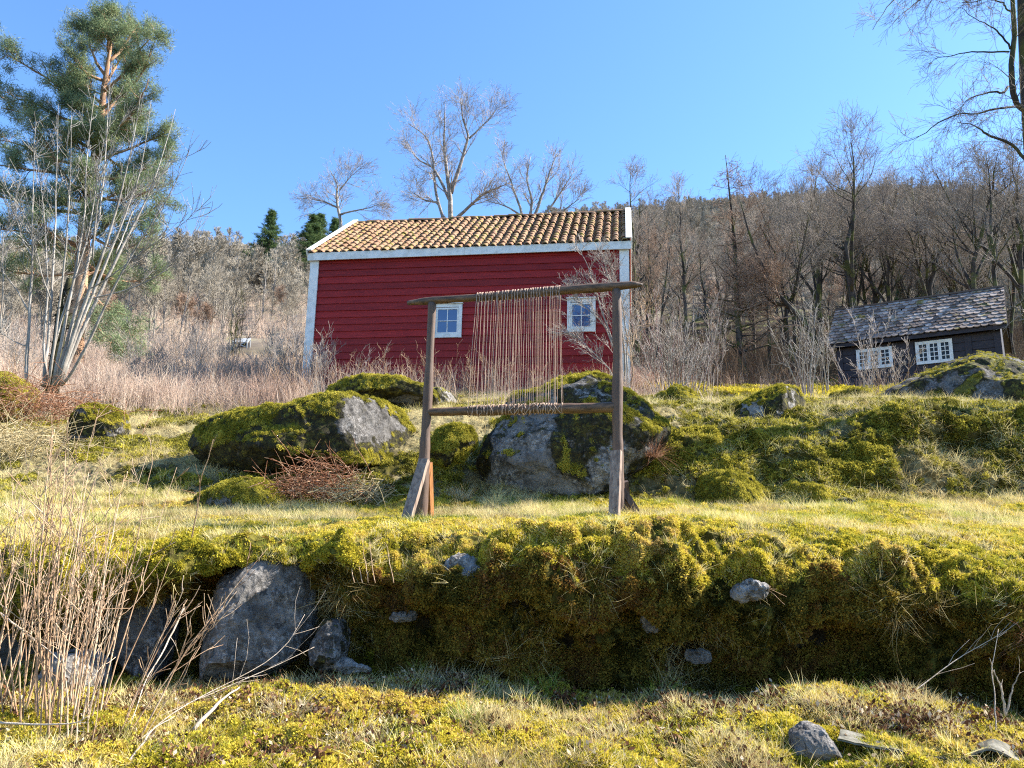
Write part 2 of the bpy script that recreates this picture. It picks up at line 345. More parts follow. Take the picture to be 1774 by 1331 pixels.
# ------------------------------------------------------------------ the ground: one sheet, from the photographer's feet to the ridge
CS = np.array([0, 300, 450, 600, 800, 1000, 1200, 1400, 1600, 1774], float)
def st(Y, sy=None, Z=None, n=40): return dict(Y=np.broadcast_to(np.asarray(Y, float), CS.shape), sy=None if sy is None else np.broadcast_to(np.asarray(sy, float), CS.shape), Z=Z, n=n)
STAGES = [
    st(-6, Z=-.5, n=8), st(.6, Z=0.05, n=14), st(2.6, Z=.30, n=50),
    st(3.7, [1331] * 10, n=90),
    st(4.6, [1215, 1225, 1215, 1200, 1225, 1235, 1235, 1195, 1215, 1275], n=70),
    st([5.35, 5.45, 5.3, 5.3, 5.3, 5.3, 5.3, 5.3, 5.3, 5.3], [1165, 1185, 1150, 1165, 1190, 1205, 1215, 1215, 1210, 1230], n=60),
    st([5.75, 5.45, 5.4, 5.24, 5.2, 5.2, 5.18, 5.2, 5.2, 5.15], [1110, 1110, 1090, 1110, 1130, 1140, 1140, 1130, 1130, 1170], n=60),
    st([5.3, 5.05, 5.35, 5.1, 4.98, 4.98, 4.95, 4.95, 4.95, 4.9], [1060, 1040, 1005, 1015, 1030, 1040, 1050, 1045, 1045, 1110], n=60),
    st([5.05, 5.0, 5.1, 5.12, 5.12, 5.15, 5.12, 5.15, 5.15, 4.95], [1010, 985, 962, 960, 975, 975, 980, 975, 985, 1040], n=60),
    st([5.5, 5.45, 5.45, 5.45, 5.5, 5.55, 5.55, 5.6, 5.6, 5.45], [965, 955, 935, 925, 922, 925, 925, 930, 940, 985], n=50),
    st(6.0, [925, 922, 915, 908, 906, 904, 902, 908, 922, 935], n=50),
    st(6.7, [898, 897, 901, 903, 904, 896, 893, 893, 898, 903], n=50),
    st(7.4, [878, 880, 884, 886, 886, 882, 878, 882, 878, 878], n=50),
    st([8.2, 8.2, 8.0, 8.0, 8.0, 8.0, 7.9, 7.8, 7.8, 7.8], [845, 845, 865, 865, 855, 862, 868, 866, 866, 868], n=45),
    st([8.9, 8.9, 8.8, 8.8, 8.7, 8.6, 8.15, 8.05, 8.0, 8.0], [815, 805, 815, 800, 800, 800, 812, 810, 808, 812], n=45),
    st([9.7, 9.7, 9.6, 9.5, 9.4, 9.3, 8.7, 8.6, 8.3, 8.3], [785, 780, 775, 755, 750, 742, 748, 742, 730, 724], n=45),
    st([11.2, 11.2, 11, 10.6, 10.4, 10.4, 10.2, 10.2, 9.8, 9.6], [748, 742, 732, 722, 715, 705, 712, 704, 706, 707], n=40),
    st(14.5, [692, 694, 688, 686, 684, 682, 692, 694, 690, 690], n=40),
    st(20, [655, 660, 662, 662, 665, 665, 676, 680, 680, 675], n=40),
    st(30, [628, 632, 635, 640, 645, 650, 662, 668, 666, 662], n=40),
    st(45, [598, 598, 598, 598, 600, 615, 636, 640, 636, 630], n=40),
    st(70, [545, 545, 545, 545, 555, 570, 585, 580, 570, 565], n=40),
    st(95, [504, 505, 508, 508, 510, 520, 520, 510, 500, 495], n=40),
    st(112, [500, 498, 498, 498, 500, 500, 495, 490, 480, 475], n=30),
    st(150, [462, 458, 456, 452, 440, 450, 450, 440, 430, 430], n=30),
    st(205, [475, 470, 465, 455, 425, 405, 400, 395, 385, 390], n=30),
    st(275, [500, 500, 495, 480, 420, 388, 368, 350, 338, 362], n=30),
    st(330, [540, 540, 530, 520, 480, 425, 400, 385, 380, 400], n=14),
    st(900, [700] * 10, n=6),
]
SB = np.concatenate([[0], np.cumsum([s['n'] for s in STAGES[1:]])])       # row index of each stage
def stage_row(k): return SB[k]
_a1 = np.linspace(-.80, .80, 1180)
ACOL = np.concatenate([np.linspace(-2.6, -.82, 70), _a1, np.linspace(.82, 2.6, 70)])
def terrain():
    Ys, Zs = [], []
    for s in STAGES:
        if s['sy'] is None:
            a = ray(CS, np.full_like(CS, 800.))[0]
            Y = np.interp(ACOL, a, s['Y']); Z = np.full_like(Y, s['Z'])
        else:
            a, e = ray(CS, s['sy'])
            Y = np.interp(ACOL, a, s['Y']); ee = np.interp(ACOL, a, e); Z = EYE + ee * Y
        k = np.hanning(61); k /= k.sum()
        pad = lambda q: np.convolve(np.pad(q, 30, mode='edge'), k, 'valid')
        Ys.append(pad(Y)); Zs.append(pad(Z))
    Ys = np.array(Ys); Zs = np.array(Zs)
    rows_s = np.concatenate([np.linspace(k, k + 1, s['n'], endpoint=False) for k, s in enumerate(STAGES[1:])] + [[len(STAGES) - 1]])
    k0 = np.minimum(rows_s.astype(int), len(STAGES) - 2); t = (rows_s - k0)[:, None]
    def cr(A):      # Catmull-Rom along the rows, toned down so that it does not overshoot
        p1 = A[k0]; p2 = A[k0 + 1]; p0 = A[np.maximum(k0 - 1, 0)]; p3 = A[np.minimum(k0 + 2, len(STAGES) - 1)]
        m1 = (p2 - p0) * .5; m2 = (p3 - p1) * .5
        d = p2 - p1
        lim = 1.5 * np.abs(d)
        m1 = np.clip(m1, -lim, lim); m2 = np.clip(m2, -lim, lim)
        return (2 * t**3 - 3 * t**2 + 1) * p1 + (t**3 - 2 * t**2 + t) * m1 + (-2 * t**3 + 3 * t**2) * p2 + (t**3 - t**2) * m2
    Y = cr(Ys); Z = cr(Zs)
    a = ACOL[None, :] * np.ones_like(Y)
    Yx = np.where(Y < .6, .6 + (Y - .6) * 0, Y)
    X = a * np.maximum(Yx, .6)
    P = np.stack([X, Y, Z], -1)
    return P, rows_s
def grid_normals(P):
    du = np.gradient(P, axis=1); dv = np.gradient(P, axis=0)
    n = np.cross(du, dv); n /= np.linalg.norm(n, axis=2, keepdims=True) + 1e-12
    return n
TP, TS = terrain()
TN = grid_normals(TP)
SS = TS[:, None] * np.ones(TP.shape[1])[None, :]            # stage number of each vertex
def band(lo, hi, soft=.4): return sstep(SS, lo - soft, lo + soft) * (1 - sstep(SS, hi - soft, hi + soft))
SXC = np.interp(ACOL, ray(np.linspace(-2000, 4000, 400), np.full(400, 850.))[0], np.linspace(-2000, 4000, 400))
SXX = np.broadcast_to(SXC[None, :], SS.shape)
_near = SS < 18.5
disp = np.zeros(SS.shape)
idx = np.where(_near)
Pn = TP[idx]
face = band(4.7, 8.6, .5)[idx]; bank = (band(12.6, 16.2, .5) * (.35 + .65 * sstep(SXX, 1050, 1250)))[idx]; fg = band(-1, 4.4, .4)[idx]; plat = band(8.8, 12.5, .5)[idx]; back = sstep(SS, 16, 17)[idx]
d = fbm(Pn, 1.1, 11, 3) * (.17 * face + .16 * bank + .06 * fg + .03 * plat + .16 * back)
d += fbm(Pn * np.array([1, 1, .45]), .75, 12, 2) * .22 * face
d += fbm(Pn, .34, 21, 3) * (.14 * face + .085 * bank + .05 * fg + .02 * plat + .07 * back)
lump = 1 - np.abs(fbm(Pn, .22, 31, 3))
d += (lump - .8) * (.20 * face + .18 * bank + .07 * fg + .03 * plat + .05 * back)
d += fbm(Pn, .07, 41, 3) * (.025 * face + .022 * bank + .018 * fg + .010 * plat + .015)
d += (1 - np.abs(fbm(Pn, .095, 43, 2)) - .8) * (.07 * face + .06 * bank + .035 * fg + .018 * plat)
disp[idx] = d
# overhanging lip: moss cushions that hang out over the face
lip = (band(7.3, 8.7, .45))[idx]
Plip = Pn * np.array([1, 1, .8])
disp[idx] += lip * (1 - .6 * np.exp(-((SXX[idx] - 430) / 95)**4)) * (.0 + .12 * fbm(Plip, .5, 51, 3) + .10 * np.maximum(0, fbm(Plip, .2, 52, 2)))
# hollows in the face: beside the big grey rock and behind the shrub at the left
def hollow(sx, s, rx, rs, depth):
    g = np.exp(-(((SXX - sx) / rx)**2 + ((SS - s) / rs)**2)); return -depth * g
_h = [hollow(303, 6.2, 16, .9, .40), hollow(60, 6.0, 95, .7, .40), hollow(556, 5.9, 20, .7, .35), hollow(672, 7.0, 26, .30, .34), hollow(740, 6.2, 34, .28, .22), hollow(905, 6.8, 42, .3, .28), hollow(985, 6.1, 30, .35, .26),
      hollow(1085, 6.7, 34, .30, .26), hollow(1180, 5.8, 60, .4, .30), hollow(1330, 7.2, 30, .25, .22), hollow(1400, 6.0, 80, .35, .28), hollow(1560, 6.4, 60, .3, .28), hollow(1660, 6.9, 40, .3, .25), hollow(830, 5.7, 60, .3, .22)]
disp += sum(_h) + hollow(400, 6.8, 110, 1.1, .26)
HOLE = np.clip(-sum(_h) / .16 - .35, 0, 1)
disp += hollow(1330, 14.0, 35, .5, .22) + hollow(1690, 14.6, 80, .45, .25) + hollow(830, 13.4, 30, .5, .2)
far = ~_near
Pf = TP[far]
disp[far] = fbm(Pf, 14, 61, 4) * np.clip(Pf[:, 1] * .012, .1, 1.8)
TP = TP + TN * disp[..., None]
TN = grid_normals(TP)
# what grows where
mossm = np.zeros(SS.shape); nz = np.zeros(SS.shape); nz2 = np.zeros(SS.shape)
nz[idx] = fbm(Pn, .6, 71, 4); nz2[idx] = fbm(Pn, .25, 72, 3)
left = 1 - sstep(SXX, 330, 620); right = sstep(SXX, 1050, 1250)
M_MOSS = np.clip(band(-1, 4.6, .3) * sstep(nz + nz2 * .8, -.35, .05) + band(4.6, 9.4, .3) + band(9.4, 12.4, .3) * sstep(nz + .55 * band(9, 10.6, .3) + .25 * sstep(SXX, 600, 1300) - .1 * left, -.1, .3)
                 + band(12.4, 16.6, .3) * sstep(nz + .35 * right, -.1, .25) + band(16.6, 18.3, .3) * right * sstep(nz, -.1, .3), 0, 1)
M_MOSS = M_MOSS * (1 - HOLE)
M_STRAW = np.clip(band(-1, 4.6, .3) * sstep(-nz - nz2 * .4, -.2, .25) * .6 + band(9.4, 12.6, .3) * sstep(-nz + .2 * left, -.2, .2) + band(12.4, 17, .3) * sstep(-nz, -.25, .2) + band(17, 19.5, .5) * (1 - right), 0, 1)
M_WOODS = sstep(SS, 18.0, 18.6) * right
M_FAR = np.where(right > .5, sstep(SS, 21.2, 22.5), sstep(SS, 19.3, 20.3))
nr, nc = SS.shape
gi = np.arange(nr * nc).reshape(nr, nc)
quads = np.stack([gi[:-1, :-1], gi[:-1, 1:], gi[1:, 1:], gi[1:, :-1]], -1).reshape(-1, 4)
me = mesh_np('ground', TP.reshape(-1, 3), [quads], [MAT['ground']])
for k, v in (('moss', M_MOSS), ('straw', M_STRAW * (1 - M_MOSS * .6)), ('woods', M_WOODS), ('far', M_FAR)): attr(me, k, v.ravel())
ground = bpy.data.objects.new('ground', me); COL.objects.link(ground); ground['kind'] = 'structure'

_r0 = stage_row(9)
def gz(x, y):
    """height of the ground at (x, y), beyond the lip of the bank"""
    a = x / y; c = int(np.clip(np.searchsorted(ACOL, a), 1, nc - 1))
    r_ = slice(_r0, None)
    q = TP[r_, c]
    return float(np.interp(y, np.maximum.accumulate(q[:, 1]), q[:, 2]))
def gpt(sx, Y, dz=0., sy=800):
    a = float(ray(sx, sy)[0]); x = a * Y
    return np.array([x, Y, gz(x, Y) + dz])
def gstage(sx, s):
    """the ground's own point and normal at stage s below picture column sx"""
    a = float(ray(sx, 1000 if s < 9 else 800)[0]); c = int(np.clip(np.searchsorted(ACOL, a), 0, nc - 1)); r = int(np.argmin(np.abs(TS - s)))
    return TP[r, c].copy(), TN[r, c].copy()
du = np.linalg.norm(np.diff(TP, axis=1), axis=2)[:-1]; dv = np.linalg.norm(np.diff(TP, axis=0), axis=2)[:, :-1]
AREA = du * dv

# ------------------------------------------------------------------ ground cover (what nobody could count)
def euler_to(n, rng):
    c = rng.uniform(0, 2 * math.pi, len(n)); cc, ss = np.cos(c), np.sin(c)
    mx = cc * n[:, 0] + ss * n[:, 1]; my = -ss * n[:, 0] + cc * n[:, 1]; mz = n[:, 2]
    return np.stack([-np.arcsin(np.clip(my, -1, 1)), np.arctan2(mx, mz), c], -1)
def blades(n, h, spread, width, lean, seed, segs=3, droop=.3, hj=.5):
    r = np.random.default_rng(seed); mb = MB()
    for k in range(n):
        az = r.uniform(0, 2 * math.pi); rad = spread * math.sqrt(r.random()); b = np.array([rad * math.cos(az), rad * math.sin(az), -.01])
        az2 = az + r.normal(0, .7); d = np.array([math.cos(az2), math.sin(az2), 0]); L = h * (1 - hj * r.random()); ln = abs(r.normal(0, lean)) + .05
        fa = r.uniform(0, math.pi); side = np.array([math.cos(fa), math.sin(fa), 0]) * width * .5
        V = []; p = b.copy(); ang = ln
        for j in range(segs + 1):
            wj = side * (1 - j / segs)**.6
            V += [p - wj, p + wj] if j < segs else [p]
            ang = min(ang + droop * r.random(), 2.2)
            p = p + (d * math.sin(ang) + np.array([0, 0, math.cos(ang)])) * L / segs
        Q = [[2 * j, 2 * j + 1, 2 * j + 3, 2 * j + 2] for j in range(segs - 1)]
        mb.add(V, Q, [[2 * segs - 2, 2 * segs - 1, 2 * segs]])
    return mb
def tuft(n, rad, hgt, size, seed):
    """a cushion of small moss fronds"""
    r = np.random.default_rng(seed); mb = MB()
    for k in range(n):
        d = r.normal(size=3); d[2] = abs(d[2]) * .9 + .1; d /= np.linalg.norm(d)
        p = d * np.array([rad, rad, hgt]) * r.uniform(.35, 1); ax = d * .8 + r.normal(0, .8, 3); ax /= np.linalg.norm(ax)
        sd_ = np.cross(ax, r.normal(size=3)); sd_ /= np.linalg.norm(sd_) + 1e-9; L = size * r.uniform(.6, 1.5); w_ = L * .34
        mb.add([p - ax * L * .3, p + sd_ * w_ + ax * L * .15, p + ax * L, p - sd_ * w_ + ax * L * .2], [[0, 1, 2, 3]])
    return mb
def scatter(name, protos, P, N, scl, mat, rng, parent=None, org=(0, 0, 0), tint=None, up=0.0, rot=None, mats=None, pmi=None):
    """one object: its mesh holds the prototypes and one loose point per copy, geometry nodes put the copies on the points"""
    n = N * (1 - up) + np.array([0, 0, 1.]) * up; n = n / (np.linalg.norm(n, axis=1, keepdims=True) + 1e-9)
    if rot is None: rot = euler_to(n, rng)
    K = len(protos); V = []; fs = []; off = 0; pid = []; mi = []
    for k, mb in enumerate(protos):
        v, f = mb.arrays(); V.append(v); fs += [q + off for q in f]; off += len(v); pid.append(np.full(len(v), -(k + 1)))
        if pmi: mi += [np.full(len(q), 0) for q in f] if pmi[k] is None else [pmi[k]]
    npr = off; V.append(P - np.array(org)); pid.append(rng.integers(0, K, len(P)))
    V = np.concatenate(V); pid = np.concatenate(pid)
    # same-width faces first: keep order as given
    me = mesh_np(name, V, fs, mats or [mat], mi=np.concatenate(mi) if mi else None, smooth=False)
    z = np.zeros(npr)
    attr(me, 'pid', pid, 'INT')
    attr(me, 'rot', np.concatenate([np.zeros((npr, 3)), rot]), 'FLOAT_VECTOR')
    attr(me, 'scl', np.concatenate([z, scl]))
    attr(me, 'tint', np.concatenate([z, tint if tint is not None else rng.random(len(P))]))
    o = bpy.data.objects.new(name, me); COL.objects.link(o)
    if parent is not None: o.parent = parent
    else: o.location = org
    md = o.modifiers.new('scatter', 'NODES'); md.node_group = scatter_group(K)
    o['kind'] = 'stuff'
    return o
_groups = {}
def scatter_group(K):
    if K in _groups: return _groups[K]
    g = bpy.data.node_groups.new('scatter', 'GeometryNodeTree')
    g.interface.new_socket('Geometry', in_out='INPUT', socket_type='NodeSocketGeometry'); g.interface.new_socket('Geometry', in_out='OUTPUT', socket_type='NodeSocketGeometry')
    nn = g.nodes.new; L = g.links.new
    gin = nn('NodeGroupInput'); gout = nn('NodeGroupOutput'); join = nn('GeometryNodeJoinGeometry')
    def named(a, dt):
        q = nn('GeometryNodeInputNamedAttribute'); q.data_type = dt; q.inputs['Name'].default_value = a; return q.outputs['Attribute']
    pid = named('pid', 'INT'); rot = named('rot', 'FLOAT_VECTOR'); scl = named('scl', 'FLOAT')
    for k in range(K):
        def eq(v):
            c = nn('FunctionNodeCompare'); c.data_type = 'INT'; c.operation = 'EQUAL'
            ins = [i for i in c.inputs if i.type == 'INT']; L(pid, ins[0]); ins[1].default_value = v
            return c.outputs[0]
        sp = nn('GeometryNodeSeparateGeometry'); sp.domain = 'POINT'; L(gin.outputs[0], sp.inputs['Geometry']); L(eq(-(k + 1)), sp.inputs['Selection'])
        mp = nn('GeometryNodeMeshToPoints'); L(gin.outputs[0], mp.inputs['Mesh']); L(eq(k), mp.inputs['Selection'])
        iop = nn('GeometryNodeInstanceOnPoints'); L(mp.outputs[0], iop.inputs['Points']); L(sp.outputs[0], iop.inputs['Instance'])
        er = nn('FunctionNodeEulerToRotation'); L(rot, er.inputs[0]); L(er.outputs[0], iop.inputs['Rotation'])
        L(scl, iop.inputs['Scale']); L(iop.outputs[0], join.inputs[0])
    L(join.outputs[0], gout.inputs[0])
    _groups[K] = g; return g
def pick(mask, n, rng):
    """n points on the ground sheet, thick where mask is high"""
    m_ = (mask[:-1, :-1] * AREA).ravel(); m_ = m_ / m_.sum()
    c = rng.choice(len(m_), n, p=m_); r_, q = np.divmod(c, nc - 1); u = rng.random(n)[:, None]; v = rng.random(n)[:, None]
    P = (TP[r_, q] * (1 - u) + TP[r_, q + 1] * u) * (1 - v) + (TP[r_ + 1, q] * (1 - u) + TP[r_ + 1, q + 1] * u) * v
    return P, TN[r_, q], r_, q
INV = (SXX > -450) & (SXX < 2300)

# ------------------------------------------------------------------ the red barn
def U(v): v = np.asarray(v, float); return v / np.linalg.norm(v)
ZUP = np.array([0, 0, 1.])
def barn():
    aL, eTL = ray(546, 447); aR, eTR = ray(1083, 427)
    YL = 16.2; YR = YL * float(eTL) / float(eTR)
    A = np.array([float(aL) * YL, YL, 0]); B = np.array([float(aR) * YR, YR, 0])
    dx = U(B - A); L = np.linalg.norm(B - A); dn = np.array([-dx[1], dx[0], 0])       # dn points away from the camera
    ztop = EYE + float(eTL) * YL; zbase = 4.55; D = 5.06; H = ztop - zbase
    eave = 6.16 + 1.6; slope = math.atan2(1.78, 2.53)
    root = empty('barn', A + ZUP * zbase, 'dark red clapboard barn with mossy clay tile roof and two small white windows', 'barn')
    # clapboards: each board a wedge, its lower edge proud of the next
    mb = MB(); r = np.random.default_rng(3); nb = 20; bh = H / nb
    bt = []
    def boards(P0, dirv, nrm, length, seed, gable=False):
        r = np.random.default_rng(seed); n = 60; js = r.uniform(.12, .88, 40) * length
        for k in range(nb + (14 if gable else 0)):
            z0 = zbase + k * bh; s = np.linspace(0, length, n); wob = np.cumsum(r.normal(0, .0011, n)); wob -= np.linspace(wob[0], wob[-1], n); o_ = r.uniform(.018, .028)
            zz0 = z0 + wob; zz1 = z0 + bh + .012
            if gable and k >= nb:
                t = (z0 + bh - ztop) / 1.78; 
                if t >= 1: break
                s = np.linspace(length * t / 2, length * (1 - t / 2), n)
            base = P0[None] + dirv[None] * s[:, None]
            lo = base + nrm * (o_ + .012) + ZUP * zz0[:, None]; lo2 = base + nrm * .0 + ZUP * (zz0[:, None])
            hi = base + nrm * .012 + ZUP * np.full((n, 1), zz1)
            V = np.concatenate([lo2, lo, hi]); i = np.arange(n - 1)
            mb.add(V, np.concatenate([np.stack([i, i + 1, n + i + 1, n + i], 1), np.stack([n + i, n + i + 1, 2 * n + i + 1, 2 * n + i], 1)])); bt.append(np.tile(np.where(s < js[k], r.random(), r.random()), 3))
    boards(A, dx, -dn, L, 1); boards(A + dn * D, -dn * 1.0, -dx, D, 2, True); boards(B, dn, dx, D, 3, True); boards(B + dn * D, -dx, dn, L, 4)
    c = (A + B) / 2 + dn * D / 2
    mb.box(c + ZUP * (zbase + H / 2), dx * (L / 2 - .004), dn * (D / 2 - .004), ZUP * H / 2)
    bt.append(np.full(8, .5)); mb.build('wall', MAT['red_boards'], root, smooth=False, attrs={'tint': np.concatenate(bt)})
    # corner boards
    for P, s in ((A, -1), (B, 1)):
        q = MB(); q.box(P - dn * .045 + dx * (s * -.035) + ZUP * (zbase + H / 2 - .06), dx * .085, dn * .016, ZUP * (H / 2 + .0))
        q.box(P + dx * s * .062 + dn * .03 + ZUP * (zbase + H / 2 - .06), dx * .016, dn * .088, ZUP * (H / 2 + .0))
        q.build('corner_board', MAT['white_paint'], root, smooth=False)
    # roof
    E0 = A - dx * .10 - dn * .13 + ZUP * eave; Lr = L + .20; dsl = U(dn * 2.66 + ZUP * 1.86); nsl = U(np.cross(dx, dsl)); SL = math.hypot(2.66, 1.86)
    ncol = 38; nrow = 14; per = 10; tw = Lr / ncol; th = SL / nrow
    for side in (0, 1):
        r = np.random.default_rng(5 + side); mb = MB(); tints = []
        if side == 0: O, sd_, up_, nn_ = E0, dx, dsl, nsl
        else:
            O = E0 + dx * Lr + dn * (D + .26); sd_ = -dx; up_ = U(-dn * 2.66 + ZUP * 1.86); nn_ = U(np.cross(sd_, up_))
        u = np.linspace(0, 1, per + 1)
        prof = .042 * np.sin(2 * math.pi * (u - .13)) + .012 * np.sin(4 * math.pi * u)
        for i in range(ncol):
            for j in range(nrow):
                jit = r.normal(0, .006, 3); ln = [-.03, .25, .62, 1.04]; V = []
                lowcurve = .028 * np.cos(2 * math.pi * (u - .38))
                base = r.random()
                sag = .018 * math.sin(i * .5) + .012 * math.sin(i * 1.7 + 1)
                for a_ in ln:
                    off = (1 - a_) * .028 + .012
                    s = (i + u) * tw * 1.0 + jit[0]; tt = (j + a_) * th + jit[1] - (lowcurve if a_ < 0 else 0)
                    V.append(O + sd_ * s[:, None] + up_ * np.broadcast_to(tt, s.shape)[:, None] + nn_ * (prof + off + jit[2] + sag * (j / nrow))[:, None])
                # the tile's thickness at its lower lip
                V.insert(0, V[0] - nn_ * .018)
                m_ = per + 1; V = np.concatenate(V); k = np.arange(per)
                Q = np.concatenate([np.stack([q * m_ + k, q * m_ + k + 1, (q + 1) * m_ + k + 1, (q + 1) * m_ + k], 1) for q in range(4)])
                mb.add(V, Q); tints.append(np.full(len(V), base))
        f = MB(); e_ = .03
        q = O - nn_ * e_
        mb.add([q, q + sd_ * Lr, q + sd_ * Lr + up_ * SL, q + up_ * SL], [[0, 1, 2, 3]]); tints.append(np.full(4, .2))
        o = mb.build('roof', MAT['roof_tile'], root, attrs={'tint': np.concatenate(tints)})
    # ridge tiles
    mb = MB(); tints = []; r = np.random.default_rng(9); top = E0 + dsl * SL
    nr_ = 19
    for k in range(nr_):
        s0 = Lr * k / nr_ - .03; s1 = Lr * (k + 1) / nr_ + .02; th_ = np.linspace(-.1, math.pi + .1, 9)
        ring = lambda s, rr: top + dx * s + np.stack([dn * math.cos(t_) * rr + ZUP * (math.sin(t_) * rr * .75 - .01) for t_ in th_]) + ZUP * (.012 * math.sin(k * 1.9))
        V = np.concatenate([ring(s0, .098), ring(s1, .082)]); i = np.arange(8); mb.add(V, np.stack([i, i + 1, 9 + i + 1, 9 + i], 1)); tints.append(np.full(18, r.random() * .6))
    mb.build('ridge', MAT['roof_tile'], root, attrs={'tint': np.concatenate(tints)})
    # fascia under the eave, two lengths that meet near the middle
    for s0, s1 in ((-.12, L * .50), (L * .50 + .006, L + .12)):
        q = MB(); q.box(A + dx * (s0 + s1) / 2 - dn * .115 + ZUP * (eave - .075), dx * (s1 - s0) / 2, dn * .014, ZUP * .088); q.build('fascia', MAT['white_paint'], root, smooth=False)
    q = MB(); q.box(A + dx * L / 2 - dn * .06 + ZUP * (eave - .035), dx * (L / 2 + .1), dn * .05, ZUP * .012); q.build('soffit', MAT['red_boards'], root, smooth=False)
    # bargeboards with their cap boards
    for P, s in ((E0, -1), (E0 + dx * Lr, 1)):
        q = MB(); m0 = P + dsl * SL / 2
        q.box(m0 + dx * s * .035 - nsl * .03, dx * .014, dsl * (SL / 2 + .02), nsl * .10)
        q.box(m0 + dx * s * -.02 + nsl * .088, dx * .065, dsl * (SL / 2 + .02), nsl * .012)
        q.build('bargeboard', MAT['white_paint'], root, smooth=False)
        q = MB(); P2 = P + dn * (D + .26); d2 = U(-dn * 2.66 + ZUP * 1.86); n2 = U(np.cross(-dx, d2)); m0 = P2 + d2 * SL / 2
        q.box(m0 + dx * s * .035 - n2 * .03, dx * .014, d2 * (SL / 2 - .02), n2 * .10); q.box(m0 + dx * s * -.02 + n2 * .088, dx * .085, d2 * (SL / 2 - .02), n2 * .012)
        q.build('bargeboard', MAT['white_paint'], root, smooth=False)
    # windows
    def on_wall(sx, sy):
        a, e = ray(sx, sy); a = float(a); e = float(e)
        # A + s dx on the ray with slope a
        s = (a * A[1] - A[0]) / (dx[0] - a * dx[1]); p = A + dx * s; return s, EYE + e * p[1]
    for (x0, y0), (x1, y1), lab in (((752, 529), (800, 586), 'left white window with panes tinted blue for the mirrored sky, half behind the loom post'), ((983, 520), (1032, 576), 'right white window with branches mirrored in its panes')):
        s0, zt = on_wall(x0, y0); s1, zb = on_wall(x1, y1); sc_ = (s0 + s1) / 2; zc = (zt + zb) / 2; hw = (s1 - s0) / 2; hh = (zt - zb) / 2
        C = A + dx * sc_ - dn * .05 + ZUP * zc
        q = MB(); cw = .034
        for sg in (-1, 1): q.box(C + dx * sg * (hw - cw), dx * cw, dn * .022, ZUP * hh)
        q.box(C + ZUP * (hh - .035), dx * (hw - 2 * cw - .0005), dn * .020, ZUP * .035); q.box(C - ZUP * (hh - .045), dx * (hw - 2 * cw - .0005), dn * .020, ZUP * .04)
        q.box(C + ZUP * (hh + .014) - dn * .015, dx * (hw + .015), dn * .04, ZUP * .012)
        wn = q.build('window', MAT['white_paint'], root, smooth=False); wn['label'] = lab
        iw, ih = hw - 2 * cw, hh - .08
        q = MB(); sw = .020
        for sg in (-1, 1): q.box(C + dx * sg * (iw - sw) + dn * .006, dx * sw, dn * .014, ZUP * ih)
        for sg in (-1, 1): q.box(C + ZUP * sg * (ih - sw) + dn * .006, dx * (iw - 2 * sw), dn * .014, ZUP * sw)
        q.box(C + dn * .008, dx * .009, dn * .010, ZUP * (ih - 2 * sw)); q.box(C + dn * .008, dx * (iw - 2 * sw), dn * .011, ZUP * .008)
        q.build('sash', MAT['white_paint'], wn, smooth=False)
        q = MB(); q.box(C + dn * .012, dx * (iw - sw), dn * .003, ZUP * (ih - sw)); q.build('pane', MAT['glass'], wn, smooth=False)
    return A, B, dx, dn
BA, BB, BDX, BDN = barn()

